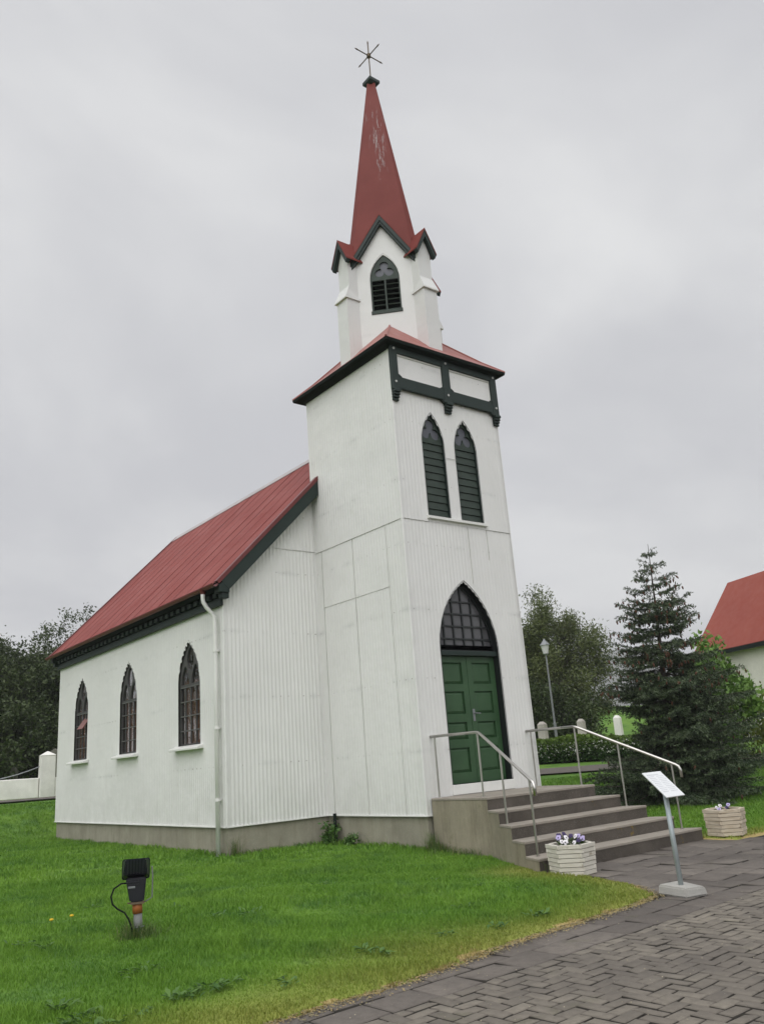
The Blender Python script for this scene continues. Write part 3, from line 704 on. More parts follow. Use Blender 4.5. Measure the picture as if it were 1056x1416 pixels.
def tower_door():
    uc, w, b, s, p = DOOR; dep = 0.14; hw = w/2; lint = 2.99
    d = reveal(Tf, DOOR, dep, 0.016).build('door_surround', M['darkbar'], church, recalc=False); par = d
    MB(Tf).box(uc-hw-0.02, uc+hw+0.02, -dep, 0.035, 0.828, 0.975).build('threshold', M['trimwhite'], d, bevel=0.006)
    Td = lambda u, q, z: Tf(u, q-dep+0.02, z)
    z0, z1 = b+0.005, lint-0.05
    for sg in (-1, 1):
        a, c = (uc-hw+0.01, uc-0.004) if sg < 0 else (uc+0.004, uc+hw-0.01); mb = MB(Td)
        holes = []; hs = [(z0+0.16, z0+0.53), (z0+0.66, z0+0.92), (z0+1.05, z0+1.40), (z0+1.52, z0+1.86)]
        for (h0, h1) in hs: holes.append([(a+0.11, h0), (c-0.11, h0), (c-0.11, h1), (a+0.11, h1)])
        lf = plate([(a, z0), (c, z0), (c, z1), (a, z1)], holes, 0.045, Td).build('door', M['door'], church, label='green panelled door leaf')
        mb = MB(Td)
        for (h0, h1) in hs:
            mb.hexa([(a+.11, -.035, h0), (c-.11, -.035, h0), (c-.11, -.035, h1), (a+.11, -.035, h1)], [(a+.155, -.012, h0+.045), (c-.155, -.012, h0+.045), (c-.155, -.012, h1-.045), (a+.155, -.012, h1-.045)])
        mb.box(a+.1, c-.1, -.05, -.034, z0+.1, z1-.1)
        mb.build('door_panel', M['door'], lf)
        if sg > 0:
            mb = MB(Td); mb.box(a+.03, a+.075, 0, .008, z0+.93, z0+1.12).tube([(a+.052, .008, z0+1.05), (a+.052, .05, z0+1.05), (a+.15, .055, z0+1.045)], 0.009, 8)
            mb.build('handle', M['lamp'], lf)
    # small folding rail of the lintel and the pointed fanlight
    MB(Tf).box(uc-hw, uc+hw, -dep, -dep+0.10, lint-0.045, lint+0.03).build('transom', M['green'], d, bevel=0.006)
    mb = MB(lambda u, q, z: Tf(u, q-dep+0.035, z)); tp = arch(uc, w, s, p)
    for k in range(1, 6):
        u = uc-hw+w*k/6; mb.box(u-.014, u+.014, -.03, 0, lint+.03, tp(u)-.005)
    for k in range(1, 6):
        z = lint+0.03+0.205*k
        if z > p-.12: break
        us = [u for u in np.linspace(uc-hw, uc+hw, 200) if tp(u) > z]; mb.box(us[0], us[-1], -.03, 0.002, z-.013, z+.013)
    wn = mb.build('fanlight', M['darkbar'], church)
    pn = MB(lambda u, q, z: Tf(u, q-dep+0.012, z)); pn.f.append([pn.pt((q[0], 0, q[1])) for q in arch_outline(uc, w, lint, s, p, 14)]); pn.build('fanlight_pane', M['fanglass'], wn, recalc=False)
    rim = arch_outline(uc, w, lint+.03, s, p, 14); inn = arch_outline(uc, w-0.07, lint+.05, s, p-.07, 14)
    plate(rim, [inn], 0.035, lambda u, q, z: Tf(u, q-dep+0.045, z)).build('fanlight_frame', M['darkbar'], wn)
tower_door()

def trefoil(uc, zc, r, n=48):
    cs = [(uc, zc+r*0.92), (uc-r*0.85, zc-r*0.42), (uc+r*0.85, zc-r*0.42)]; out = []
    for k in range(n):
        a = 2*math.pi*k/n; best = 0.25*r
        for (cx, cz) in cs:
            dx, dz = cx-uc, cz-zc; bq = dx*math.cos(a)+dz*math.sin(a); disc = bq*bq-(dx*dx+dz*dz-(r*0.80)**2)
            if disc > 0: best = max(best, bq+math.sqrt(disc))
        out.append((uc+best*math.cos(a), zc+best*math.sin(a)))
    return out
def tower_windows():
    for (uc, w, b, s, p) in TW:
        f = reveal(Tf, (uc, w, b, s, p), 0.11, 0.02).build('shuttered_window', M['green'], church, recalc=False)
        hd = s+0.03; T = lambda u, q, z: Tf(u, q-0.035, z)
        plate(arch_outline(uc, w-.004, hd, s+.031, p-.004, 12), [trefoil(uc, hd+0.235, 0.125)], 0.035, T).build('trefoil_head', M['shutter'], f)
        MB(T).box(uc-w/2, uc+w/2, -.06, -.028, hd-.01, p-.08).build('trefoil_backing', M['slate'], f)
        n = 10; mb = MB(T); hh = (hd-b)/n
        for k in range(n): z = b+k*hh; mb.hexa([(uc-w/2, -.05, z), (uc+w/2, -.05, z), (uc+w/2, -.002, z), (uc-w/2, -.002, z)], [(uc-w/2, -.05, z+hh-.004), (uc+w/2, -.05, z+hh-.004), (uc+w/2, -.020, z+hh-.004), (uc-w/2, -.020, z+hh-.004)])
        mb.build('shutter_board', M['shutter'], f, bevel=0.003)
    MB(Tf).box(0.53, 1.90, 0.0, 0.06, 5.195, 5.235).hexa([(0.53, 0, 5.235), (1.90, 0, 5.235), (1.90, .06, 5.235), (.53, .06, 5.235)], [(0.53, 0, 5.26), (1.90, 0, 5.26), (1.90, .05, 5.24), (.53, .05, 5.24)]).build('window_sill', M['trimwhite'], church)
    sm2 = MB(Tf).box(1.07, 1.32, 0.021, 0.026, 6.345, 6.352); sm2.build('sheet_lap', M['seam'], church)
tower_windows()

def tower_frieze():
    # timber frame under the eaves of the tower front: three posts, two rails, stepped brackets, bolts
    posts = [(-0.03, 0.115), (1.15, 1.315), (2.36, W+0.03)]
    mb = MB(Tf); f0, f1 = 0.02, 0.085
    for k, (a, b) in enumerate(posts):
        mb.box(a, b, f0, f1, 7.40, 8.27)
        for sg in (-1, 1):                          # curved haunches where posts meet rails
            if (k == 0 and sg < 0) or (k == 2 and sg > 0): continue
            e = b if sg > 0 else a
            for z, q in ((7.66, 1), (7.435, -1)):
                mb.hexa([(e-sg*.003, f0, z-.004*q), (e+sg*0.085, f0, z-.004*q), (e+sg*.03, f0, z+.035*q), (e-sg*.003, f0, z+.05*q)], [(e-sg*.003, f1-.003, z-.004*q), (e+sg*0.085, f1-.003, z-.004*q), (e+sg*.03, f1-.003, z+.035*q), (e-sg*.003, f1-.003, z+.05*q)])
    for (a, b) in ((0.115, 1.15), (1.315, 2.36)):
        mb.box(a, b, f0, f1-.006, 7.44, 7.655).box(a, b, f0, f1-.006, 8.10, 8.27)
    fr = mb.build('timber_frieze', M['green'], church, bevel=0.005)
    mb = MB(Tf)
    for (a, b) in ((0.115, 1.15), (1.315, 2.36)): mb.box(a, b, 0.02, 0.032, 7.655, 8.10)
    pieces(mb, 'frieze_panel', M['white'], fr)
    mb = MB(Tf)
    for (a, b) in ((0.115, 1.15), (1.315, 2.36)): mb.box(a+.005, b-.005, 0.032, 0.05, 8.072, 8.10).box(a+.005, b-.005, .032, .044, 7.655, 7.672).box(a+.005, a+.018, .032, .044, 7.672, 8.07).box(b-.018, b-.005, .032, .044, 7.672, 8.07)
    mb.build('panel_bead', M['trimwhite'], fr)
    for (a, b) in posts:
        mb = MB(Tf)
        for q in range(4): mb.box(a+.01, b-.01, 0.015, f1+0.035-.022*q, 7.395-.047*(q+1), 7.398-.047*q-.012*(q > 0))
        mb.build('bracket', M['green'], fr, bevel=0.004)
    mb = MB(Tf)
    for (a, b) in posts:
        for z in (8.17, 7.545): c = (a+b)/2; mb.tube([(c, f1-.01, z), (c, f1+.012, z)], 0.022, 10)
    pieces(mb, 'bolt', M['bolt'], fr)
tower_frieze()

CX, CY = W/2, D2/2
def tower_top():
    hx, hy = W/2+0.195, D2/2+0.195; zb = 8.25
    k = 0.36; rise = 0.93*1.0; apexf = 1-0.56
    # low hipped roof: slope taken from eave corner to where the hip meets the belfry
    def ring(t, z): return [(CX-hx*t, CY-hy*t, z), (CX+hx*t, CY-hy*t, z), (CX+hx*t, CY+hy*t, z), (CX-hx*t, CY+hy*t, z)]
    zf = lambda t: zb+0.045+(1-t)*1.435
    mb = MB(); a, b, c = ring(1.0, zb+0.045), ring(0.8, zf(0.8)-0.03), ring(0.33, zf(0.33))
    for p, q in ((a, b), (b, c)):
        for i in range(4): mb.face(p[i], p[(i+1) % 4], q[(i+1) % 4], q[i])
    tr = mb.build('tower_roof', M['redfade'], church)
    for o_ in (-1,):
        mb = MB()
        for i in range(4): mb.tube([tuple(a[i]), tuple(b[i]), tuple(c[i])], 0.022, 6)
        pieces(mb, 'hip_roll', M['redfade'], tr)
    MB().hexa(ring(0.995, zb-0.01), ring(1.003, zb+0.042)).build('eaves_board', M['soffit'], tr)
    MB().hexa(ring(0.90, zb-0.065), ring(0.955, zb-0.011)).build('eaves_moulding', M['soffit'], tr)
    # belfry: square turned 45 degrees, buttressed on its corners
    c45 = math.sqrt(.5)
    fr = {}
    for q in range(4):
        a = R(225+90*q); n = (math.cos(a), math.sin(a)); t = (-math.sin(a), math.cos(a))   # q=0 faces the corner nearest the camera
        fr[q] = lambda u, d, z, n=n, t=t: (CX+n[0]*d+t[0]*u, CY+n[1]*d+t[1]*u, z)
    A = 0.75; zb0, ze = 8.35, 10.50; apex = 11.47; WL = (0.0, 0.565, 9.50, 10.22, 10.75)
    bw = None
    for q in range(4):
        T = lambda u, d, z, q=q: fr[q](u, A+d, z)
        body = [(-A, zb0), (A, zb0), (A, ze), (0, apex+.0), (-A, ze)]
        o = plate(body, [arch_outline(*WL, 12)], 0.03, T).build('belfry_wall', M['flat'], church)
        # louvred opening
        f = reveal(T, WL, 0.10, 0.004).build('belfry_window', M['green'], church, recalc=False)
        uc, w, b, s, p = WL; T2 = lambda u, d, z: T(u, d-0.02, z)
        plate(arch_outline(uc, w-.004, s-.01, s, p-.004, 12), [trefoil(uc, s+0.20, 0.108)], 0.03, T2).build('trefoil_head', M['shutter'], f)
        MB(T2).box(-w/2+.02, w/2-.02, -.06, -.03, s, p-.1).build('trefoil_backing', M['slate'], f)
        mb = MB(T2); mb.box(-w/2, -w/2+.03, -.04, 0, b, s-.01).box(w/2-.03, w/2, -.04, 0, b, s-.01).box(-.017, .017, -.04, .004, b+.05, s-.01).box(-w/2-.015, w/2+.015, -.04, .035, b-.02, b+.05)
        mb.build('louvre_frame', M['shutter'], f, bevel=.003)
        mb = MB(T2); n = 6
        for k in range(n):
            z = b+.06+k*(s-b-.07)/n; mb.hexa([(-w/2+.03, -.012, z), (w/2-.03, -.012, z), (w/2-.03, -.002, z+.012), (-w/2+.03, -.002, z+.012)], [(-w/2+.03, -.095, z+.062), (w/2-.03, -.095, z+.062), (w/2-.03, -.085, z+.074), (-w/2+.03, -.085, z+.074)])
        mb.build('louvre', M['shutter'], f)
        MB(T2).box(-w/2, w/2, -.13, -.115, b, p-.05).build('louvre_backing', M['darkbar'], f)
        # main gable roof and its barge boards
        gx, gz0, gz1 = 0.69, 10.54, 11.60; sl = (gz1-gz0)/gx
        mb = MB(T)
        for sg in (-1, 1):
            mb.hexa([(0, .11, gz1-.02), (sg*gx, .11, gz0-.02), (sg*gx, -.02, gz0-.02), (0, -.02, gz1-.02)], [(0, .11, gz1+.012), (sg*(gx+.01), .11, gz0+.003), (sg*(gx+.01), -.02, gz0+.003), (0, -.02, gz1+.012)])
            kx = .60; kz = gz1-sl*kx
            mb.hexa([(0, -.0201, gz1-.02), (sg*kx, -.0201, kz-.02), (sg*kx, -A, kz-.02), (0, -A, gz1-.02)], [(0, -.0201, gz1+.012), (sg*kx, -.0201, kz+.012), (sg*kx, -A, kz+.012), (0, -A, gz1+.012)])
        g = mb.build('belfry_gable_roof', M['spire'], church)
        mb = MB(T)
        for sg in (-1, 1):
            for (d0, d1, o1, o2) in ((0.01, 0.085, .02, .15), (0.085, 0.105, .02, .075)):
                e = 0.02
                mb.hexa([(0, d0, gz1-o1), (sg*gx*1.0, d0, gz0-o1+0), (sg*(gx-.07), d0, gz0-o2+.045), (0, d0, gz1-o2-.06)], [(0, d1, gz1-o1), (sg*gx, d1, gz0-o1), (sg*(gx-.07), d1, gz0-o2+.045), (0, d1, gz1-o2-.06)])
        mb.build('gable_trim', M['green'], g)
        # buttress on the tower-aligned corner between faces
        a = R(180+90*q); n = (math.cos(a), math.sin(a)); t = (-math.sin(a), math.cos(a))
        B = lambda u, d, z, n=n, t=t: (CX+n[0]*d+t[0]*u, CY+n[1]*d+t[1]*u, z)
        hw = 0.16; rl, ru = 1.19, 1.11; mb = MB(B); i0 = 0.55
        mb.box(-hw, hw, i0, rl, zb0, 9.83)
        zt, zp_ = 10.62, 11.02
        mb.hexa([(-hw+.004, i0, 9.83), (hw-.004, i0, 9.83), (hw-.004, ru, 9.83), (-hw+.004, ru, 9.83)], [(-hw+.004, i0, zt), (hw-.004, i0, zt), (hw-.004, ru, zt), (-hw+.004, ru, zt)])
        mb.hexa([(-hw+.004, i0, zt), (hw-.004, i0, zt), (0, i0, zp_)], [(-hw+.004, ru, zt), (hw-.004, ru, zt), (0, ru, zp_)])
        bt = mb.build('belfry_buttress', M['flat'], church)
        mb = MB(B); lw = hw+.03
        mb.hexa([(-lw, ru+.001, 9.80), (lw, ru+.001, 9.80), (lw, rl+.04, 9.80), (-lw, rl+.04, 9.80)], [(-hw-.005, ru+.001, 10.10), (hw+.005, ru+.001, 10.10), (lw, rl+.04, 9.825), (-lw, rl+.04, 9.825)])
        for sg in (-1, 1): mb.hexa([(sg*hw, .88, 9.80), (sg*lw, .88, 9.80), (sg*lw, ru, 9.80), (sg*hw, ru, 9.80)], [(sg*hw, .88, 9.83), (sg*lw, .88, 9.83), (sg*(hw+.005), ru, 10.02), (sg*hw, ru, 10.02)])
        mb.build('weathering', M['flat'], bt)
        gx2, g0, g1 = 0.25, 10.64, 11.14; mb = MB(B)
        for sg in (-1, 1):
            mb.hexa([(0, ru+.10, g1-.02), (sg*gx2, ru+.10, g0-.02), (sg*gx2, .5, g0-.02), (0, .4, g1-.02)], [(0, ru+.10, g1+.01), (sg*gx2, ru+.10, g0+.01), (sg*gx2, .5, g0+.01), (0, .4, g1+.01)])
        g2 = mb.build('buttress_gable_roof', M['spire'], church)
        mb = MB(B)
        for sg in (-1, 1): mb.hexa([(0, ru+.005, g1-.02), (sg*gx2, ru+.005, g0-.02), (sg*(gx2-.04), ru+.005, g0-.10), (0, ru+.005, g1-.17)], [(0, ru+.09, g1-.02), (sg*gx2, ru+.09, g0-.02), (sg*(gx2-.04), ru+.09, g0-.10), (0, ru+.09, g1-.17)])
        mb.build('gable_trim', M['green'], g2)
    MB(lambda u, d, z: fr[0](u, d, z)).box(-A+.035, A-.035, -A+.035+.0, A-.14, zb0, zb0+.02).build('belfry_floor', M['soffit'], church)
    # spire, slightly chamfered pyramid turned 45 degrees
    def oct_(h, z, ch=0.16): return [fr[0](u*h, d*h, z) for u, d in ((-1+ch, 1), (1-ch, 1), (1, 1-ch), (1, -1+ch), (1-ch, -1), (-1+ch, -1), (-1, -1+ch), (-1, 1-ch))]
    mb = MB(); hs = lambda z: 0.085+(15.5-z)*0.1315
    zs = [10.72, 12.0, 13.4, 14.6, 15.52]
    for z0, z1 in zip(zs[:-1], zs[1:]):
        p, q = oct_(hs(z0), z0), oct_(hs(z1), z1)
        for i in range(8): mb.face(p[i], p[(i+1) % 8], q[(i+1) % 8], q[i])
    mb.f.append([mb.pt(x) for x in oct_(hs(zs[-1]), zs[-1])])
    spv = mb.build('spire', M['spire'], church)
    def sq(h, z): return [(CX-h, CY-h, z), (CX+h, CY-h, z), (CX+h, CY+h, z), (CX-h, CY+h, z)]
    mb = MB(); mb.hexa(sq(.085, 15.47), sq(.135, 15.53)).hexa(sq(.135, 15.531), sq(.135, 15.60)).hexa(sq(.135, 15.601), sq(.02, 15.74))
    cap = mb.build('spire_cap', M['green'], spv)
    # iron star: upright and four horizontal spear-tipped arms
    mb = MB(); mb.tube([(CX, CY, 15.72), (CX, CY, 16.62)], 0.013, 8)
    zc = 16.32; mb.lathe([(0.02, -.055), (0.045, -.04), (0.045, .04), (0.02, .055)], (CX, CY, zc), 10)
    for dx, dy, dz, l in ((1, 0, 0, .39), (-1, 0, 0, .39), (0, 1, 0, .39), (0, -1, 0, .39), (0, 0, 1, .42)):
        c = Vector((CX, CY, zc)); d = Vector((dx, dy, dz))
        mb.tube([c+d*0.03, c+d*(l-.09)], 0.013, 6); mb.tube([c+d*(l-.10), c+d*(l-.06), c+d*l], [0.011, 0.019, 0.002], 6)
    mb.build('weather_star', M['rust'], spv, label='rusty iron star of spear-tipped arms on the spire tip')
tower_top()

# ------------------------------------------------------------------ steps and handrails
HW0, TD, SP, LD, RI, ZL = 1.1534, 0.3376, 0.13975, 1.186, 0.165, 0.825
XC = W/2
def steps():
    st = thing('entrance_steps', (XC, -0.03, 0), 'splayed grey concrete steps climbing to the green church door', 'steps')
    off = lambda x, y, z: (x-XC, y+0.03, z)
    hw = lambda i: HW0+SP*i
    # stepped blocks: each lower block butts against the one behind
    mb = MB(off); SD = {-1: MB(off), 1: MB(off)}; tr = MB(off)
    y0 = -0.03
    for i in range(5):
        ya = y0 if i == 0 else -LD-TD*(i-1); yb = -LD-TD*i; z = ZL-RI*i
        wa, wb = (hw(0) if i == 0 else hw(i-1)), hw(i)
        if i == 0: wa = wb
        nose = 0.0
        # side walls (own weathering) and risers
        for sg in (-1, 1):
            q = SD[sg]; ids = [q.pt((XC+sg*wb, yb, -0.3)), q.pt((XC+sg*wb, yb, z-.035)), q.pt((XC+sg*wa, ya, z-.035))]
            q.f.append([q.last if i else q.pt((XC+sg*wa, ya, -0.3))]+ids); q.last = ids[0]
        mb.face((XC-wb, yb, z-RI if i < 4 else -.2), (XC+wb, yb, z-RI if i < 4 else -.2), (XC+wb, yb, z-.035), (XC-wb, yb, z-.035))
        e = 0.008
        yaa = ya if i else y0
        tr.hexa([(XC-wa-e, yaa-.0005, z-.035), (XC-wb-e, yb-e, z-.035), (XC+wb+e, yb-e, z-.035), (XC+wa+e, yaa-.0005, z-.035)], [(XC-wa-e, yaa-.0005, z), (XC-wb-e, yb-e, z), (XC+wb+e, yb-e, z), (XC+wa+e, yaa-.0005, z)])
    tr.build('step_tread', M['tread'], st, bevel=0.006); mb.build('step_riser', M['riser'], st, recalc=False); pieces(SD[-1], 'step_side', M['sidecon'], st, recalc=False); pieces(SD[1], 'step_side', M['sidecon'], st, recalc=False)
steps()
def handrail(sg, label):
    x0 = XC+sg*(HW0-0.10); x1 = XC+sg*(HW0-0.10+SP*3.6); yb, ye = -LD+0.14, -LD-TD*3.75
    h = thing('handrail', (x0, -0.05, ZL), label, 'handrail', 'steel handrails beside the church steps')
    off = lambda x, y, z: (x-x0, y+0.05, z-ZL)
    zt = 1.70; ze = 1.02
    mb = MB(lambda *p: off(*p)); e = Vector((x1, ye, ze)); k = Vector((x0, yb, zt)); dr = (e-k).normalized()
    pth = [(x0, 0.02, zt), (x0, yb+.05, zt), tuple(k+Vector((0, -.003, -.006))), tuple(k+dr*.06), tuple(e-dr*.06), tuple(e-dr*.015+Vector((0, 0, -.008))), tuple(e+dr*.008+Vector((0, 0, -.045))), tuple(e+dr*.01+Vector((0, 0, -.15)))]
    mb.tube(pth, 0.021, 12); mb.build('rail', M['steel'], h, smooth=True)
    def zrail(y): return zt if y > yb else zt+(ze-zt)*(y-yb)/(ye-yb)
    for i, y in enumerate((-0.10, -LD+0.16, -LD-TD*1.35, -LD-TD*3.45)):
        x = x0 if i < 2 else x0+(x1-x0)*(y-yb)/(ye-yb)
        zf = ZL if i < 2 else ZL-RI*(2 if i == 2 else 4)
        MB(off).tube([(x, y, zf-.01), (x, y, zrail(y)-.012)], 0.0135, 8).lathe([(0.03, zf), (0.03, zf+.006)], (x, y, 0), 10).build('rail_post', M['steel'], h, smooth=False)
handrail(-1, 'steel handrail on the side of the steps nearest the lawn floodlight')
handrail(1, 'steel handrail on the side of the steps nearest the spruce')

# ------------------------------------------------------------------ planters, flowers, sign, floodlight
def planter(x, y, r, h, rz, label, wood):
    t = thing('planter', (x, y, gz(x, y) if edge_dist(np.array([x]), np.array([y]))[0] > 0 else 0.004), label, 'planter', 'hexagonal wooden planters beside the steps', rz)
    n = 7; bh = h/n; mb = MB()
    for k in range(n):
        rr = r*(0.92+0.08*(k/(n-1)))
        for j in range(6):
            a0, a1 = 2*math.pi*j/6, 2*math.pi*(j+1)/6
            ext = 0.045 if (j+k) % 2 == 0 else -0.002
            p0 = Vector((rr*math.cos(a0), rr*math.sin(a0), 0)); p1 = Vector((rr*math.cos(a1), rr*math.sin(a1), 0)); d = (p1-p0).normalized()
            q0 = p0-d*max(ext*0.35, -.002); q1 = p1+d*max(ext*0.35, -.002); nn = Vector((d.y, -d.x, 0)); o_ = rnd.uniform(-.002, .002); q0 = q0+nn*o_; q1 = q1+nn*o_
            z0, z1 = k*bh+0.001, (k+1)*bh-0.0035; inn = -nn*0.045
            a, b, c, e = q0, q1, q1+inn, q0+inn
            mb.hexa([(v.x, v.y, z0) for v in (a, b, c, e)], [(v.x, v.y, z1) for v in (a, b, c, e)])
    mb.build('slat_wall', M[wood], t, bevel=0.003)
    MB().lathe([(r*0.86, 0.02), (r*0.86, h-0.06), (r*0.5, h-0.045)], (0, 0, 0), 6).build('soil', M['soil'], t)
    return t
P1 = (-0.31, -2.90, 0.28, 0.335); P2 = (3.30, -2.72, 0.295, 0.36)
planter(*P1, R(8), 'whitewashed hexagonal planter full of pansies beside the lawn', 'timber')
planter(*P2, R(18), 'bare brown hexagonal planter with few pansies at the far end of the steps', 'timber2')

PET = {c: NT('pansy_'+c) for c in ('white', 'lilac', 'purple')}
for c, v in (('white', (0.72, 0.70, 0.72)), ('lilac', (0.42, 0.36, 0.60)), ('purple', (0.035, 0.02, 0.09))): PET[c].color(v).set(0.6)
eye = NT('pansy_eye'); eye.color((0.03, 0.015, 0.06)).set(0.6)
pleaf = NT('pansy_leaf'); pleaf.color(pleaf.mix(pleaf.noise(30), (0.03, 0.07, 0.012), (0.09, 0.16, 0.02))).set(0.6)
def pansy(x, y, z, colr, ht, label, group):
    t = thing('pansy', (x, y, z), label, 'flower', group)
    a = math.atan2(CAM[1]-y, CAM[0]-x)+rnd.uniform(-.9, .9); d = Vector((math.cos(a), math.sin(a), rnd.uniform(0.2, .7))).normalized()
    s_ = d.cross(Vector((0, 0, 1))).normalized(); u_ = s_.cross(d); c = Vector((rnd.uniform(-.02, .02), rnd.uniform(-.02, .02), ht)); mb = MB(); r = rnd.uniform(0.017, 0.023)
    for k, (px, pz, rr) in enumerate(((-.5, .65, 1.0), (.5, .65, 1.0), (-.8, -.15, .85), (.8, -.15, .85), (0, -.7, 1.0))):
        cc = c+s_*px*r+u_*pz*r+d*(0.001*k); ring = [mb.pt(cc+(s_*math.cos(2*math.pi*j/9)+u_*math.sin(2*math.pi*j/9))*r*rr*0.8) for j in range(9)]
        ce = mb.pt(cc+d*0.005)
        for j in range(9): mb.f.append([ce, ring[j], ring[(j+1) % 9]])
    mb.build('petals', PET[colr].m, t, recalc=False)
    mb = MB(); ring = [mb.pt(c+d*.0075+(s_*math.cos(2*math.pi*j/7)+u_*math.sin(2*math.pi*j/7)-u_*.25)*r*.42) for j in range(7)]; mb.f.append(ring); mb.build('flower_eye', eye.m, t, recalc=False)
    mb = MB(); mb.tube([(0, 0, 0), (c.x*.4, c.y*.4, ht*.6), tuple(c-d*.004)], 0.0025, 5)
    for k in range(14):
        a = rnd.uniform(0, 6.28); l = rnd.uniform(.03, .06); b0 = Vector((0, 0, rnd.uniform(0.005, ht*.75))); e = b0+Vector((math.cos(a)*l, math.sin(a)*l, rnd.uniform(.0, .03))); w_ = Vector((-math.sin(a), math.cos(a), 0))*.013
        mb.face(b0, (b0+e)/2+w_+Vector((0, 0, .008)), e, (b0+e)/2-w_+Vector((0, 0, .008)))
    mb.build('leaves', pleaf.m, t, recalc=False)
for (dx, dy, c, ht) in [(a*.82, b*.82, c, h*.9) for a, b, c, h in ((-.20, -.02, 'white', .07), (-.16, -.10, 'white', .06), (-.10, -.17, 'white', .05), (-.14, .06, 'lilac', .11), (-.05, .02, 'white', .10), (.02, .10, 'purple', .14), (.05, -.05, 'white', .11), (.10, .05, 'purple', .11), (.16, .0, 'lilac', .10), (.19, -.08, 'lilac', .08), (.13, -.12, 'lilac', .07), (0.02, -.15, 'purple', .05), (-.02, .17, 'purple', .12), (0.07, .15, 'purple', .10))]:
    pansy(P1[0]+dx, P1[1]+dy, P1[3]-.03, c, ht, '%s pansy in the whitewashed planter by the lawn' % {'white': 'white dark-eyed', 'lilac': 'pale lilac', 'purple': 'deep purple'}[c], '%s pansies in the whitewashed planter' % c)
for (dx, dy, c, ht) in ((-.12, .05, 'white', .08), (-.10, .0, 'lilac', .06), (-.05, -.08, 'white', .03), (.08, -.02, 'purple', .06), (.06, .08, 'white', .09), (.13, .0, 'lilac', .10)):
    pansy(P2[0]+dx, P2[1]+dy, P2[3]-.03, c, ht, '%s pansy in the brown planter at the far end of the steps' % {'white': 'white dark-eyed', 'lilac': 'pale lilac', 'purple': 'deep purple'}[c], '%s pansies in the brown planter' % c)

def sign():
    x, y = -0.95, -4.76; t = thing('information_sign', (x, y, 0.003), 'tilted white information sign on a grey pole in a concrete block', 'sign')
    mb = MB(); c, s_ = math.cos(R(-14)), math.sin(R(-14)); q = lambda u, v, z: (u*c-v*s_, u*s_+v*c, z)
    mb.T = q; mb.hexa([(-.135, -.19, 0), (.135, -.19, 0), (.14, .19, 0), (-.14, .19, 0)], [(-.125, -.18, .085), (.125, -.175, .075), (.13, .18, .095), (-.13, .18, .09)])
    mb.build('base', M['basecon'], t, bevel=0.014, seg=2)
    MB().tube([(-.01, 0, .06), (-.03, 0.0, .93)], 0.024, 12).build('pole', M['galv'], t, smooth=True)
    pc = Vector((-.035, 0.0, .995)); ux = Vector((1, 0, 0.0)); uy = Vector((0, .72, .69)).normalized(); un = ux.cross(uy)
    T = lambda u, v, d: tuple(pc+ux*u+uy*v+un*d)
    pl = MB(T).box(-.148, .148, -.165, .165, -.006, .006).build('panel', M['signwhite'], t, bevel=.002)
    mb = MB(T); rr = random.Random(3)
    for col_ in (0, 1):
        for k in range(11):
            if k == 0 and col_: continue
            a = -.125+col_*.13; l = (.19 if k == 0 else rr.uniform(.085, .115)); z = .125-k*.022; hh = .007 if k == 0 else .0032
            mb.box(a, a+l, z-hh, z+hh, .006, .0068)
    mb.build('print', M['print'], pl)
    MB(T).box(-.05, .05, -.05, .05, -.022, -.0061).build('mount', M['galv'], t)
sign()

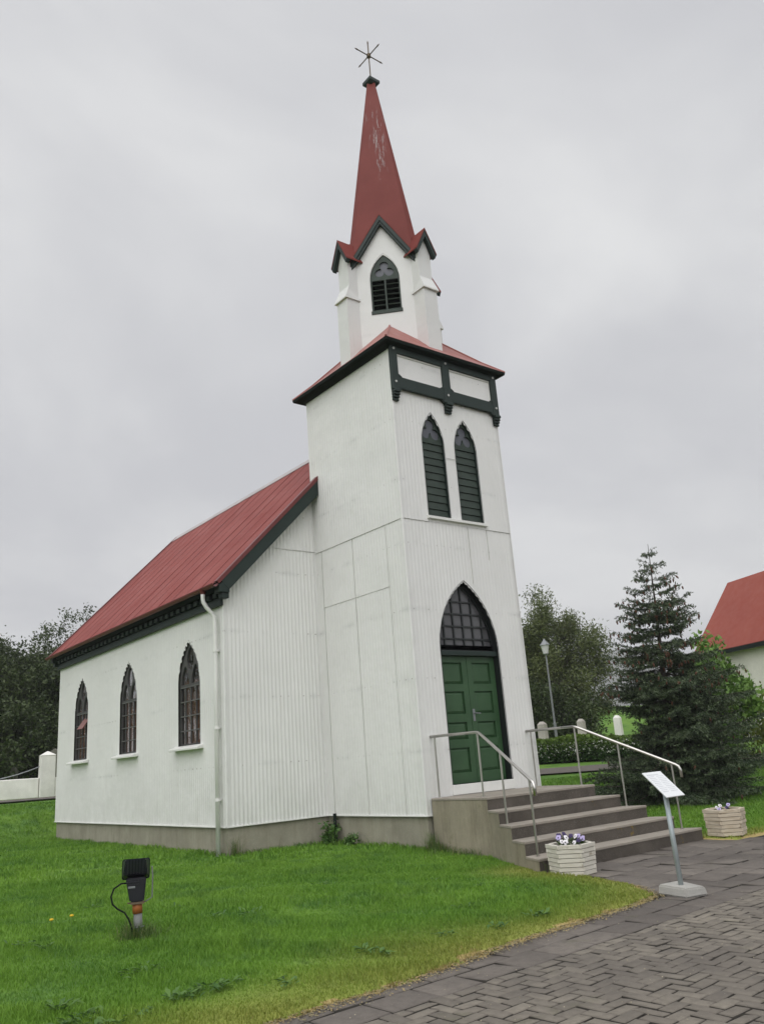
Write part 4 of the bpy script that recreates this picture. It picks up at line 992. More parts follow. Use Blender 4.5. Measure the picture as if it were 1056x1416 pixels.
def at_px(u, v, d):
    """point on the photo's sight line (u,v of the 1056x1416 frame) at horizontal distance d"""
    cm = scene.camera.matrix_world; x = (u-528)/FPX; y = -(v-708)/FPX
    dr = cm.to_3x3() @ Vector((x, y, -1)); return Vector(CAM)+dr*(d/math.hypot(dr.x, dr.y))
def sightground(u, v, up=0.0):
    a = at_px(u, v, 3.0); d = (a-Vector(CAM)); q = a
    for k in range(4000):
        q = Vector(CAM)+d*(1+k*.003)
        if q.z <= gz(q.x, q.y)+up: break
    return q
FLX, FLY = sightground(192, 1296)[:2]
def floodlight():
    x, y = FLX, FLY; z = gz(x, y); t = thing('floodlight', (x, y, z), 'black floodlight on a short grey pipe standing in the lawn', 'floodlight')
    v = Vector((x-CAM[0], y-CAM[1], 0)).normalized(); r = Vector((v.y, -v.x, 0)); KS = math.hypot(x-CAM[0], y-CAM[1])/8.8
    T = lambda u, d, q: tuple((r*u-v*d+Vector((0, 0, q)))*KS)
    MB(T).tube([(0, 0, -.05), (-.01, 0, .21)], 0.040, 14).build('pole', M['greypipe'], t, smooth=True)
    MB(T).tube([(-.012, 0, .205), (-.016, 0, .30)], 0.046, 14).build('collar', M['orange'], t, smooth=True)
    mb = MB(T); mb.box(-.075, .045, -.06, .06, .288, .306); mb.box(-.105, .06, -.012, .012, .292, .302); mb.build('bracket', M['rust'], t)
    mb = MB(T); mb.hexa([(-.083, -.05, .305), (.045, -.05, .305), (.045, .055, .305), (-.083, .055, .305)], [(-.122, -.07, .515), (.066, -.07, .515), (.066, .06, .515), (-.122, .06, .515)])
    hs = mb.build('ballast_box', M['black'], t, bevel=.012, seg=2)
    mb = MB(T); mb.box(-.10, -.035, .060, .066, .428, .447); mb.build('rating_plate', M['lamp'], hs, bevel=.002)
    mb = MB(T); mb.box(-.115, .0, .055, .068, .475, .487).box(-.112, .0, .055, .066, .455, .463); mb.build('vent', M['black'], hs)
    # head leans back, its ribbed back towards the camera, glass towards the church
    hc = Vector((-.03, 0.0, .60)); ct, st = math.cos(R(32)), math.sin(R(32))
    H = lambda u, d, q: T(hc.x+u*.84+0.02*q, hc.y+d*ct+q*st*0.4, hc.z+q*ct+d*0.15-0.02*u)
    mb = MB(H); mb.hexa([(-.145, -.085, -.105), (.145, -.085, -.105), (.145, -.085, .095), (-.145, -.085, .095)], [(-.135, .03, -.075), (.128, .03, -.075), (.10, .075, .08), (-.115, .075, .08)])
    mb.box(-.152, .152, -.11, -.084, -.115, .105)
    hd = mb.build('lamp_head', M['headback'], t, bevel=.008, seg=2)
    mb = MB(H)
    for k in range(6):
        u = -.095+k*.033; mb.hexa([(u, .025, -.065), (u+.012, .025, -.065), (u+.012, .070, .075), (u, .070, .075)], [(u, .062, -.065), (u+.012, .062, -.065), (u+.012, .105, .075), (u, .105, .075)])
    pieces(mb, 'cooling_fin', M['fin'], hd)
    mb = MB(H); mb.box(-.135, .135, -.114, -.1105, -.10, .09); mb.build('lamp_glass', M['fanglass'], hd)
    MB(T).tube([(.115, 0, .60), (.122, .01, .52), (.118, .01, .33), (.06, 0, .298)], 0.007, 6).build('yoke', M['greypipe'], t)
    MB(T).tube([(-.115, .03, .475), (-.16, .035, .478), (-.225, .04, .44), (-.25, .045, .375), (-.235, .05, .31), (-.19, .05, .265), (-.13, .055, .23), (-.09, .06, .17), (-.065, .06, .10), (-.055, .055, .04)], 0.0078, 8).build('cable', M['cable'], t, smooth=True)
    MB(T).tube([(-.06, .03, .085), (-.02, .05, .09), (.03, .045, .092), (.05, .0, .09)], 0.005, 5).build('cable_clip', M['lamp'], t)
floodlight()

def boot_scraper():
    q = sightground(744, 1203); t = thing('boot_scraper', (q.x, q.y, gz(q.x, q.y)), 'small dark iron boot scraper between the bottom step and the whitewashed planter', 'boot scraper', None, R(-35))
    MB().tube([(-.055, 0, -.02), (-.055, 0, .12), (-.04, 0, .135), (.04, 0, .135), (.055, 0, .12), (.055, 0, -.02)], .009, 6).build('hoop', M['cable'], t)
    MB().box(-.05, .05, -.004, .004, .055, .085).build('blade', M['rust'], t)
boot_scraper()

# ------------------------------------------------------------------ things behind the church
def street_lamp():
    b = at_px(768, 1012, 30); z = gz(b.x, b.y); top = at_px(755.5, 884, 30).z; H = top-z
    t = thing('street_lamp', (b.x, b.y, z), 'slim grey lamp post with a tapered lantern before the bushy tree', 'street lamp')
    MB().tube([(0, 0, 0), (0, 0, 1.15)], 0.048, 10).tube([(0, 0, 1.15), (0, 0, H-.50)], [0.036, 0.027], 10).lathe([(0.056, 1.13), (0.056, 1.19)], n=10).build('pole', M['lamp'], t)
    a = H-.50
    ln = MB().lathe([(0.085, a), (0.145, a+.30)], n=6).build('lantern', M['opal'], t)
    mb = MB().lathe([(0.185, a+.30), (0.165, a+.33), (0.05, a+.46), (0.03, a+.52)], n=6).lathe([(0.06, a-.05), (0.11, a)], n=6)
    mb.build('lantern_cap', M['lamp'], ln)
street_lamp()
def gate_post(u, v, d, h, w, m, label):
    p = at_px(u, v, d); z = gz(p.x, p.y); t = thing('gate_post', (p.x, p.y, z), label, 'post', None, R(18))
    hh = p.z-z; a, b = w/2, w/2*.9
    MB().hexa([(-a, -a, -.1), (a, -a, -.1), (a, a, -.1), (-a, a, -.1)], [(-b, -b, hh-.10), (b, -b, hh-.10), (b, b, hh-.10), (-b, b, hh-.10)]).build('shaft', m, t, bevel=.01)
    MB().hexa([(-b, -b, hh-.099), (b, -b, hh-.099), (b, b, hh-.099), (-b, b, hh-.099)], [(-.05, -.05, hh), (.05, -.05, hh), (.05, .05, hh), (-.05, .05, hh)]).build('cap', m, t)
gate_post(748.5, 998, 31, 0, .30, M['post'], 'grey tapered concrete post between the tower and the lamp post')
gate_post(802, 994, 33, 0, .28, M['post'], 'grey tapered concrete post half hidden by the bushy tree')
gate_post(852, 989, 33, 0, .27, M['masonry'], 'white tapered concrete post standing before the grass mound')

def churchyard_wall():
    a0, b0 = at_px(-160, 1108, 28.5), at_px(64, 1098, 28.0); e0 = at_px(230, 1090, 27.8)
    za = gz(a0.x, a0.y); zb = gz(b0.x, b0.y)
    t = thing('churchyard_wall', (b0.x, b0.y, zb), 'low white masonry wall with a square pillar beside the nave', 'wall')
    o = Vector((b0.x, b0.y, 0))
    def seg(p, q, h0, h1, z0, z1):
        d = Vector((q.x-p.x, q.y-p.y, 0)).normalized(); n = Vector((-d.y, d.x, 0))*.13
        P = Vector((p.x, p.y, 0))-o; Q = Vector((q.x, q.y, 0))-o
        bot = [P-n, Q-n, Q+n, P+n]; zz = (z0, z1, z1, z0)
        MB().hexa([(v.x, v.y, k-.3-zb) for v, k in zip(bot, zz)], [(v.x, v.y, k+h-zb) for v, k, h in zip(bot, zz, (h0, h1, h1, h0))]).build('low_wall', M['masonry'], t, bevel=.02)
    dl = (Vector((b0.x, b0.y, 0))-Vector((a0.x, a0.y, 0))).normalized()*.21
    seg(a0, Vector((b0.x-dl.x, b0.y-dl.y, 0)), 0.57, 0.545, za, zb); seg(Vector((b0.x+dl.x, b0.y+dl.y, 0)), e0, 0.53, 0.53, zb, gz(e0.x, e0.y))
    tp = at_px(64, 1040, 28).z-zb; a, b = .215, .205; ang = math.atan2(dl.y, dl.x)+R(12); c, s_ = math.cos(ang), math.sin(ang); q = lambda x, y, z: (x*c-y*s_, x*s_+y*c, z)
    MB(q).hexa([(-a, -a, -.3), (a, -a, -.3), (a, a, -.3), (-a, a, -.3)], [(-b, -b, tp-.10), (b, -b, tp-.10), (b, b, tp-.10), (-b, b, tp-.10)]).build('pillar', M['masonry'], t, bevel=.015)
    MB(q).hexa([(-b-.012, -b-.012, tp-.099), (b+.012, -b-.012, tp-.099), (b+.012, b+.012, tp-.099), (-b-.012, b+.012, tp-.099)], [(-.02, -.02, tp+.02), (.02, -.02, tp+.02), (.02, .02, tp+.02), (-.02, .02, tp+.02)]).build('pillar_cap', M['masonry'], t)
    # sagging chain hung from the pillar
    p0 = b0; h0 = at_px(55, 1060, 28).z; pts = []
    q0 = Vector((b0.x, b0.y, h0))-Vector(dl).normalized()*.2; q1 = Vector((a0.x, a0.y, za+1.05))
    for k in range(15):
        f = k/14; v = q0.lerp(q1, f); v.z -= 1.0*4*f*(1-f)*0.42; pts.append(tuple(v-Vector((b0.x, b0.y, zb))))
    ch = MB().tube(pts, 0.016, 6).build('chain', M['lamp'], None); ch.location = (b0.x, b0.y, zb); tag(ch, 'thin grey chain sagging from the white wall pillar', 'chain')
churchyard_wall()
def headstone(u, v, d, w, h, label):
    p = at_px(u, v, d); z = gz(p.x, p.y); H = p.z-z
    t = thing('headstone', (p.x, p.y, z), label, 'headstone', None, R(-35))
    pr = [(-w/2, -.1), (w/2, -.1), (w/2, H*.8), (w*.25, H*.94), (0, H), (-w*.25, H*.94), (-w/2, H*.8)]
    plate(pr, [], .16, lambda a, b, c: (a, -b, c)).build('slab', M['stone'], t, bevel=.01)
    MB().box(-w*.62, w*.62, -.1, .3, -.1, .12).build('foot', M['stone'], t, bevel=.01)
headstone(75.5, 1035, 31.5, .5, 0, 'grey pointed headstone between the white pillar and the nave')
headstone(16, 1058, 33, .4, 0, 'small dark headstone under the trees behind the chain')

def house():
    A = at_px(1005, 806, 45); Bq = at_px(1056, 798, 43); dr = Vector((Bq.x-A.x, Bq.y-A.y, 0)).normalized(); nr = Vector((dr.y, -dr.x, 0))
    if nr.dot(Vector((CAM[0]-A.x, CAM[1]-A.y, 0))) < 0: nr = -nr
    ez = at_px(1040, 893, 41.5).z; zb = 1.0; L_ = 16.0; hwid = 2.45
    t = thing('farmhouse', (A.x, A.y, zb), 'cream rendered house with a red pitched roof behind the spruce', 'house')
    T = lambda u, d, z: tuple(dr*u+nr*d+Vector((0, 0, z-zb)))
    rz = A.z; eo = hwid+.35; sl = (rz-ez)/eo
    wl = MB(T); wt = ez+.32*sl-.06
    wl.box(0.25, L_, -hwid, hwid, zb-.5, wt)
    wl.hexa([(0.25, -hwid, wt), (0.25, hwid, wt), (0.25, 0, rz-.15)], [(L_, -hwid, wt), (L_, hwid, wt), (L_, 0, rz-.15)])
    w = wl.build('wall', M['render'], t)
    MB(T).box(0.22, L_+.02, -hwid-.03, hwid+.03, zb-.5, zb+1.3).build('plinth_band', M['render'], w)
    mb = MB(T)
    for sg in (-1, 1): mb.hexa([(0, 0, rz-.12), (0, sg*eo, ez-.12), (L_+.3, sg*eo, ez-.12), (L_+.3, 0, rz-.12)], [(0, 0, rz), (0, sg*eo, ez), (L_+.3, sg*eo, ez), (L_+.3, 0, rz)])
    rf = mb.build('roof', roof_red('house_roof_red', (0.245, 0.044, 0.026), (0.275, 0.058, 0.036)), t)
    mb = MB(T); mb.box(0.05, L_+.25, eo-.04, eo+.03, ez-.22, ez-.03); mb.build('fascia', M['soffit'], rf)
    for k in range(4):
        u = 6.4+k*2.6; f = MB(T).box(u, u+1.15, hwid-.02, hwid+.05, zb+1.7, zb+2.9).build('window', M['trimwhite'], w)
        MB(T).box(u+.09, u+.54, hwid+.03, hwid+.06, zb+1.79, zb+2.81).box(u+.61, u+1.06, hwid+.03, hwid+.06, zb+1.79, zb+2.81).build('pane', M['fanglass'], f)
house()

# ------------------------------------------------------------------ vegetation
def quads_mesh(name, C, U, V_, size, m, parent, tint, asp=0.5):
    """leaf diamonds: centre, along, across unit vectors"""
    s = size[:, None]; P = np.stack([C-U*s, C+V_*s*asp, C+U*s, C-V_*s*asp], 1).reshape(-1, 3)
    F = np.arange(len(P)).reshape(-1, 4); return np_mesh(name, P, F, m, parent, {'tint': tint})
def unit(v): return v/np.maximum(np.linalg.norm(v, axis=1, keepdims=True), 1e-9)
def rand_dirs(n): return unit(rng.normal(size=(n, 3)))
def leafy_tree(name, x, y, H, rad, label, leafm, nl=9000, ls=0.09, base_frac=0.12, cat='tree', group=None, zoff=0.0, lean=0.0, shape=1.0, nlimb=16, upright=0.5, trunk_r=None, asp=0.5):
    z = gz(x, y)+zoff; t = thing(name, (x, y, z), label, cat, group)
    tr = trunk_r or 0.022*H; mb = MB(); top = Vector((lean, rng.normal(0, .05*rad), H*.86))
    path = [Vector((0, 0, -.1)), Vector((lean*.2+rng.normal(0, .03), rng.normal(0, .03), H*.25)), Vector((lean*.5+rng.normal(0, .06), rng.normal(0, .06), H*.55)), top]
    mb.tube(path, [tr, tr*.8, tr*.5, tr*.12], 8); tips = []
    def tp(f):
        k = min(2.999, f*3/0.86) if f < .86 else 2.999; i = int(k); return path[i].lerp(path[i+1], k-i)
    for k in range(nlimb):
        f = base_frac+(0.84-base_frac)*(k+rng.random()*.8)/nlimb; a = k*2.39996+rng.normal(0, .3)
        env = rad*(math.sin(math.pi*min(1, max(0.02, (f-base_frac*.3)/(1.02-base_frac*.3)))**0.75)**0.6)*(0.75+.4*rng.random())*shape
        st = tp(f*.82); up = upright*(0.35+f); d = Vector((math.cos(a), math.sin(a), up)).normalized(); en = st+d*env
        md = st.lerp(en, .5)+Vector((0, 0, -.06*env)); mb.tube([st, md, en], [tr*.42*(1.1-f), tr*.25*(1.1-f), .006], 5, False)
        nsub = 6
        for j in range(nsub):
            g = 0.3+.7*(j+rng.random())/nsub; s0 = st.lerp(en, g); d2 = (d+Vector(rng.normal(0, .62, 3))+Vector((0, 0, .25*upright))).normalized(); l2 = env*(.5-.22*g)*(0.6+.7*rng.random()); e2 = s0+d2*l2
            mb.tube([s0, e2], [tr*.10, .004], 4, False); tips.append((s0.lerp(e2, .6), l2*.62)); tips.append((e2, l2*.5)); 
        tips.append((en, env*.2))
    for q in range(6): tips.append((top+Vector((rng.normal(0, .12*rad), rng.normal(0, .12*rad), rng.uniform(-.1, .13)*H)), .10*rad+.1))
    mb.build('trunk', M['bark'], t)
    P = np.array([tuple(p) for p, _ in tips]); S = np.array([s for _, s in tips]); w = S**1.2; w /= w.sum()
    idx = rng.choice(len(P), nl, p=w); C = P[idx]+rng.normal(size=(nl, 3))*(S[idx, None]*.55+.03)
    C[:, 2] = np.maximum(C[:, 2], .12)
    U = unit(rng.normal(size=(nl, 3))+np.array([0, 0, .5*upright])); N = unit(rng.normal(size=(nl, 3))+np.array([0, 0, .8])); V_ = unit(np.cross(U, N))
    clump = rng.random(len(P)); tint = np.clip(clump[idx]*.7+rng.random(nl)*.3, 0, 1)
    quads_mesh('crown', C, U, V_, ls*(.6+.7*rng.random(nl)), leafm, t, tint, asp)
    return t
willow = leafmat('willow_leaf', (0.050, 0.074, 0.022), (0.150, 0.180, 0.060)); darkleaf = leafmat('dark_leaf', (0.018, 0.034, 0.010), (0.072, 0.102, 0.030))
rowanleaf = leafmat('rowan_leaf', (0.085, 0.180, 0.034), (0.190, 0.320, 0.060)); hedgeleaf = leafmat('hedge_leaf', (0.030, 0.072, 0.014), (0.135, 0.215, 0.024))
yellowleaf = leafmat('yellow_green_leaf', (0.055, 0.095, 0.010), (0.17, 0.20, 0.016)); weedleaf = leafmat('weed_leaf', (0.055, 0.130, 0.030), (0.120, 0.220, 0.050))
def place(u, d): p = at_px(u, 1040, d); return p.x, p.y
x, y = place(778, 38); leafy_tree('bushy_tree', x, y, 7.0, 2.75, 'big olive green bushy tree behind the lamp post', willow, 48000, .075, .05, nlimb=26, upright=.9, asp=.34)
x, y = place(722, 40); leafy_tree('bushy_tree', x, y, 6.4, 2.3, 'olive green bushy tree half hidden by the tower', willow, 30000, .08, .05, nlimb=20, upright=.9, asp=.34)
x, y = place(770, 35.5); leafy_tree('dark_shrub', x, y, 2.6, 1.9, 'dark low shrub under the bushy tree behind the posts', darkleaf, 9000, .07, .05, 'shrub', nlimb=14)
x, y = place(722, 36); leafy_tree('dark_shrub', x, y, 3.0, 1.8, 'dark low shrub beside the tower edge behind the posts', darkleaf, 7000, .07, .05, 'shrub', nlimb=14)
x, y = place(1001, 22.6); leafy_tree('rowan_tree', x, y, 3.35, 1.05, 'small bright green rowan tree between the spruce and the house', rowanleaf, 5200, .085, .3, nlimb=12, upright=1.0)
x, y = place(1062, 24.5); leafy_tree('yellow_shrub', x, y, 1.55, 1.2, 'yellow green shrub spreading at the foot of the cream house', yellowleaf, 5000, .05, .05, 'shrub', nlimb=12)
x, y = place(1012, 30); leafy_tree('clipped_shrub', x, y, 2.3, 1.0, 'dark clipped shrub against the wall of the cream house', darkleaf, 5000, .06, .05, 'shrub', nlimb=12)
LT = [(-95, 39, 7.6, 2.7), (-48, 36, 6.4, 2.4), (-12, 39, 6.5, 2.5), (22, 36, 5.7, 2.2), (46, 40, 6.7, 2.5), (66, 37, 6.6, 1.9), (86, 41, 7.9, 2.0), (116, 43, 8.6, 2.0), (152, 41, 7.6, 2.2)]
XT = [(-12.5, 25, 9.5, 3.0), (-17, 29, 10, 3.2), (-21.5, 25, 9.5, 3.2), (-9, 31, 10.5, 3.2), (-26, 31, 10.5, 3.4)]
for (x, y, h, r) in XT: leafy_tree('birch_tree', x, y, h, r, 'dark leafy tree beyond the frame, mirrored in the nave windows', darkleaf, 7000, .12, .06, group='dark trees beyond the frame', nlimb=22, upright=.95, trunk_r=.11, asp=.45)
LL = ['at the outer end of the row behind the white wall', 'second from the outer end of the row behind the wall', 'above the lowest sag of the chain', 'with a sparse top behind the chain', 'with spiky top left of the white pillar', 'directly behind the white pillar', 'tallest beside the nave eaves', 'showing only its tip above the nave roof', 'hidden behind the nave wall']
for (u, d, h, r), lb in zip(LT, LL):
    x, y = place(u, d); leafy_tree('birch_tree', x, y, h, r, 'dark leafy tree '+lb, darkleaf, 24000, .074, .06, group='dark trees behind the white wall', nlimb=22, upright=.95, trunk_r=.11, asp=.45)
for k, (u, d, lb) in enumerate(((-60, 33.5, 'at the outer end of the wall'), (-18, 34.5, 'under the sagging chain'), (14, 36, 'behind the small headstone'), (44, 34.5, 'beside the white pillar'), (84, 35, 'behind the pointed headstone'))):
    x, y = place(u, d); leafy_tree('dark_shrub', x, y, 2.9+.4*(k % 2), 1.9, 'dark undergrowth shrub '+lb, darkleaf, 7000, .075, .04, 'shrub', nlimb=14)

def hedge():
    n = 34000; ang0 = place(700, 28); ang1 = place(905, 27.2); t = rng.random(n)
    bx = ang0[0]+(ang1[0]-ang0[0])*t; by = ang0[1]+(ang1[1]-ang0[1])*t
    dirv = np.array([ang1[0]-ang0[0], ang1[1]-ang0[1]]); dirv /= np.linalg.norm(dirv); nr = np.array([-dirv[1], dirv[0]])
    a = rng.random(n)*math.pi; bumps = .85+.2*nz(bx, by, 2.2)+.08*nz(bx, by, 7)
    rr = np.sqrt(rng.uniform(.45, 1, n)); off = np.cos(a)*.55*rr; hz = np.sin(a)**.7*.72*bumps*rr
    gzv = ground(bx, by); C = np.stack([bx+nr[0]*off, by+nr[1]*off, gzv+hz+.03], 1)
    ox, oy, oz = ang0[0], ang0[1], gz(*ang0); C -= np.array([ox, oy, oz])
    th = thing('flowering_hedge', (ox, oy, oz), 'low green hedge dotted with white blossom behind the gravel path', 'hedge')
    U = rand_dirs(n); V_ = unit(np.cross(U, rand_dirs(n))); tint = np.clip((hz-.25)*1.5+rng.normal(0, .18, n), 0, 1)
    quads_mesh('foliage', C, U, V_, .05*(.6+.7*rng.random(n)), hedgeleaf, th, tint)
    mb = MB(); 
    for k in range(40):
        f = (k+.5)/40; x = (ang1[0]-ang0[0])*f; y = (ang1[1]-ang0[1])*f; zz = gz(ox+x, oy+y)-oz; mb.tube([(x, y, zz-.05), (x+rng.normal(0, .1), y+rng.normal(0, .1), zz+.5)], [.02, .006], 5)
    mb.build('stem', M['bark'], th)
    m = 1500; k = rng.choice(np.where((hz < .55) & (hz > .16) & (off*1.0 < .2) | (rng.random(n) < .02))[0], m)
    wm = leafmat('blossom', (0.45, 0.47, 0.40), (0.62, 0.63, 0.58)); U = rand_dirs(m); V_ = unit(np.cross(U, rand_dirs(m)))
    toc = unit(np.tile(np.array([CAM[0]-ox, CAM[1]-oy, 0.3])[None], (m, 1))); b = quads_mesh('blossom', C[k]*1.0+toc*.05, U, V_, .022*(.7+.6*rng.random(m)), wm, th, rng.random(m), 1.0); b['kind'] = 'stuff'
hedge()

def spruce():
    p = at_px(937, 1093, 20); x, y = p.x, p.y; z = gz(x, y); top = at_px(896.5, 752, 20.0); H = top.z-z
    t = thing('spruce_tree', (x, y, z), 'dark green spruce hung with brown cones beside the steps', 'tree')
    off = Vector((top.x-x, top.y-y, 0))*.9
    mb = MB(); tpth = [Vector((0, 0, -.1)), Vector((off.x*.3, off.y*.3, H*.4)), Vector((off.x*.75, off.y*.75, H*.75)), Vector((off.x, off.y, H))]; mb.tube(tpth, [.11, .075, .024, .004], 8)
    def tk(f): k = np.interp(f, [0, .4, .75, 1], [0, 1, 2, 3]); i = min(2, int(k)); return tpth[i].lerp(tpth[i+1], k-i)
    A = []; Bs = []; W_ = []      # twig segments
    cones = []
    f = 0.03; lev = 0
    while f < 0.985:
        R0 = np.interp(f, [0, .08, .2, .35, .5, .62, .72, .80, .86, .92, 1], [1.9, 2.15, 2.0, 1.55, 1.25, 1.0, .86, .62, .48, .27, .04])
        nb = 13 if f < .5 else (10 if f < .76 else 6)
        for k in range(nb):
            a = 2*math.pi*(k+rng.random()*.7)/nb+lev*1.1; l = R0*(.62+.52*rng.random()); lf = math.cos(a)*-.79+math.sin(a)*.61
            if .2 < f < .37 and lf > .2: l *= .55
            elif .2 < f < .5 and lf < -.3: l *= 1.18
            l = l*1; st = tk(min(1, f+rng.normal(0, .012)))
            drop_ = -0.30 if f < .25 else (-.12 if f < .6 else .12)
            d = Vector((math.cos(a), math.sin(a), drop_+rng.normal(0, .08))).normalized(); pts = [st, st+d*l*.5+Vector((0, 0, -.03*l)), st+d*l+Vector((0, 0, .13*l))]
            mb.tube(pts, [.022*(1.1-f), .013*(1.1-f), .003], 4, False)
            A.append(pts[1]); Bs.append(pts[2]); A.append(pts[0].lerp(pts[1], .35)); Bs.append(pts[1])
            if f > .7 and rng.random() < .3: continue
            ntw = int(5+l*9)
            for j in range(ntw):
                g = .18+.82*(j+rng.random()*.6)/ntw; s0 = pts[0].lerp(pts[1], g*2) if g < .5 else pts[1].lerp(pts[2], g*2-1)
                sd = 1 if j % 2 else -1; dd = (d*.75+Vector((-d.y, d.x, 0))*sd*(.75+.2*rng.random())+Vector((0, 0, rng.normal(-.10, .16)))).normalized(); tl = (.12+.30*l*(1.05-g))*(.7+.5*rng.random()); e = s0+dd*tl
                A.append(s0); Bs.append(e)
                if tl > .26:
                    for q in (-1, 1):
                        s1 = s0.lerp(e, .35+.3*rng.random()); d3 = (dd*.7+Vector((-dd.y, dd.x, 0))*q*.7+Vector((0, 0, rng.normal(-.1, .15)))).normalized(); A.append(s1); Bs.append(s1+d3*tl*.5)
                if f > .42 and f < .9 and rng.random() < .30 or rng.random() < .02: cones.append((e+Vector((0, 0, -.02)), lev))
        f += (.034 if f < .5 else (.040 if f < .74 else .052)); lev += 1
    mb.build('trunk', M['bark'], t)
    A = np.array([tuple(v) for v in A]); Bs = np.array([tuple(v) for v in Bs]); L_ = np.linalg.norm(Bs-A, axis=1); per = np.maximum(4, (L_*95).astype(int)); idx = np.repeat(np.arange(len(A)), per); n = len(idx)
    g = rng.random(n)**.85; D_ = unit(Bs-A)[idx]; C = A[idx]+(Bs-A)[idx]*g[:, None]; sd = unit(np.cross(D_, rand_dirs(n))); U = unit(D_*.75+sd); nl = .034*(.7+.6*rng.random(n))
    C = C+U*nl[:, None]*.8; V_ = unit(np.cross(U, rand_dirs(n)))
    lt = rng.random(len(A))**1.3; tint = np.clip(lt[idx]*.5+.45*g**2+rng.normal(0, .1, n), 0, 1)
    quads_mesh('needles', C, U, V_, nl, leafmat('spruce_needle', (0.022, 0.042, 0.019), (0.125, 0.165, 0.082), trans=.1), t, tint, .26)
    mb = MB()
    for c, _ in cones:
        l = rng.uniform(.06, .10); q = Vector((rng.normal(0, .02), rng.normal(0, .02), -l)); mb.tube([c, c+q*.3, c+q*.75, c+q], [.008, .022, .018, .004], 6)
    cn = mb.build('cones', simple('spruce_cone', (0.095, 0.042, 0.022), .8, var=.3), t); cn['kind'] = 'stuff'
spruce()

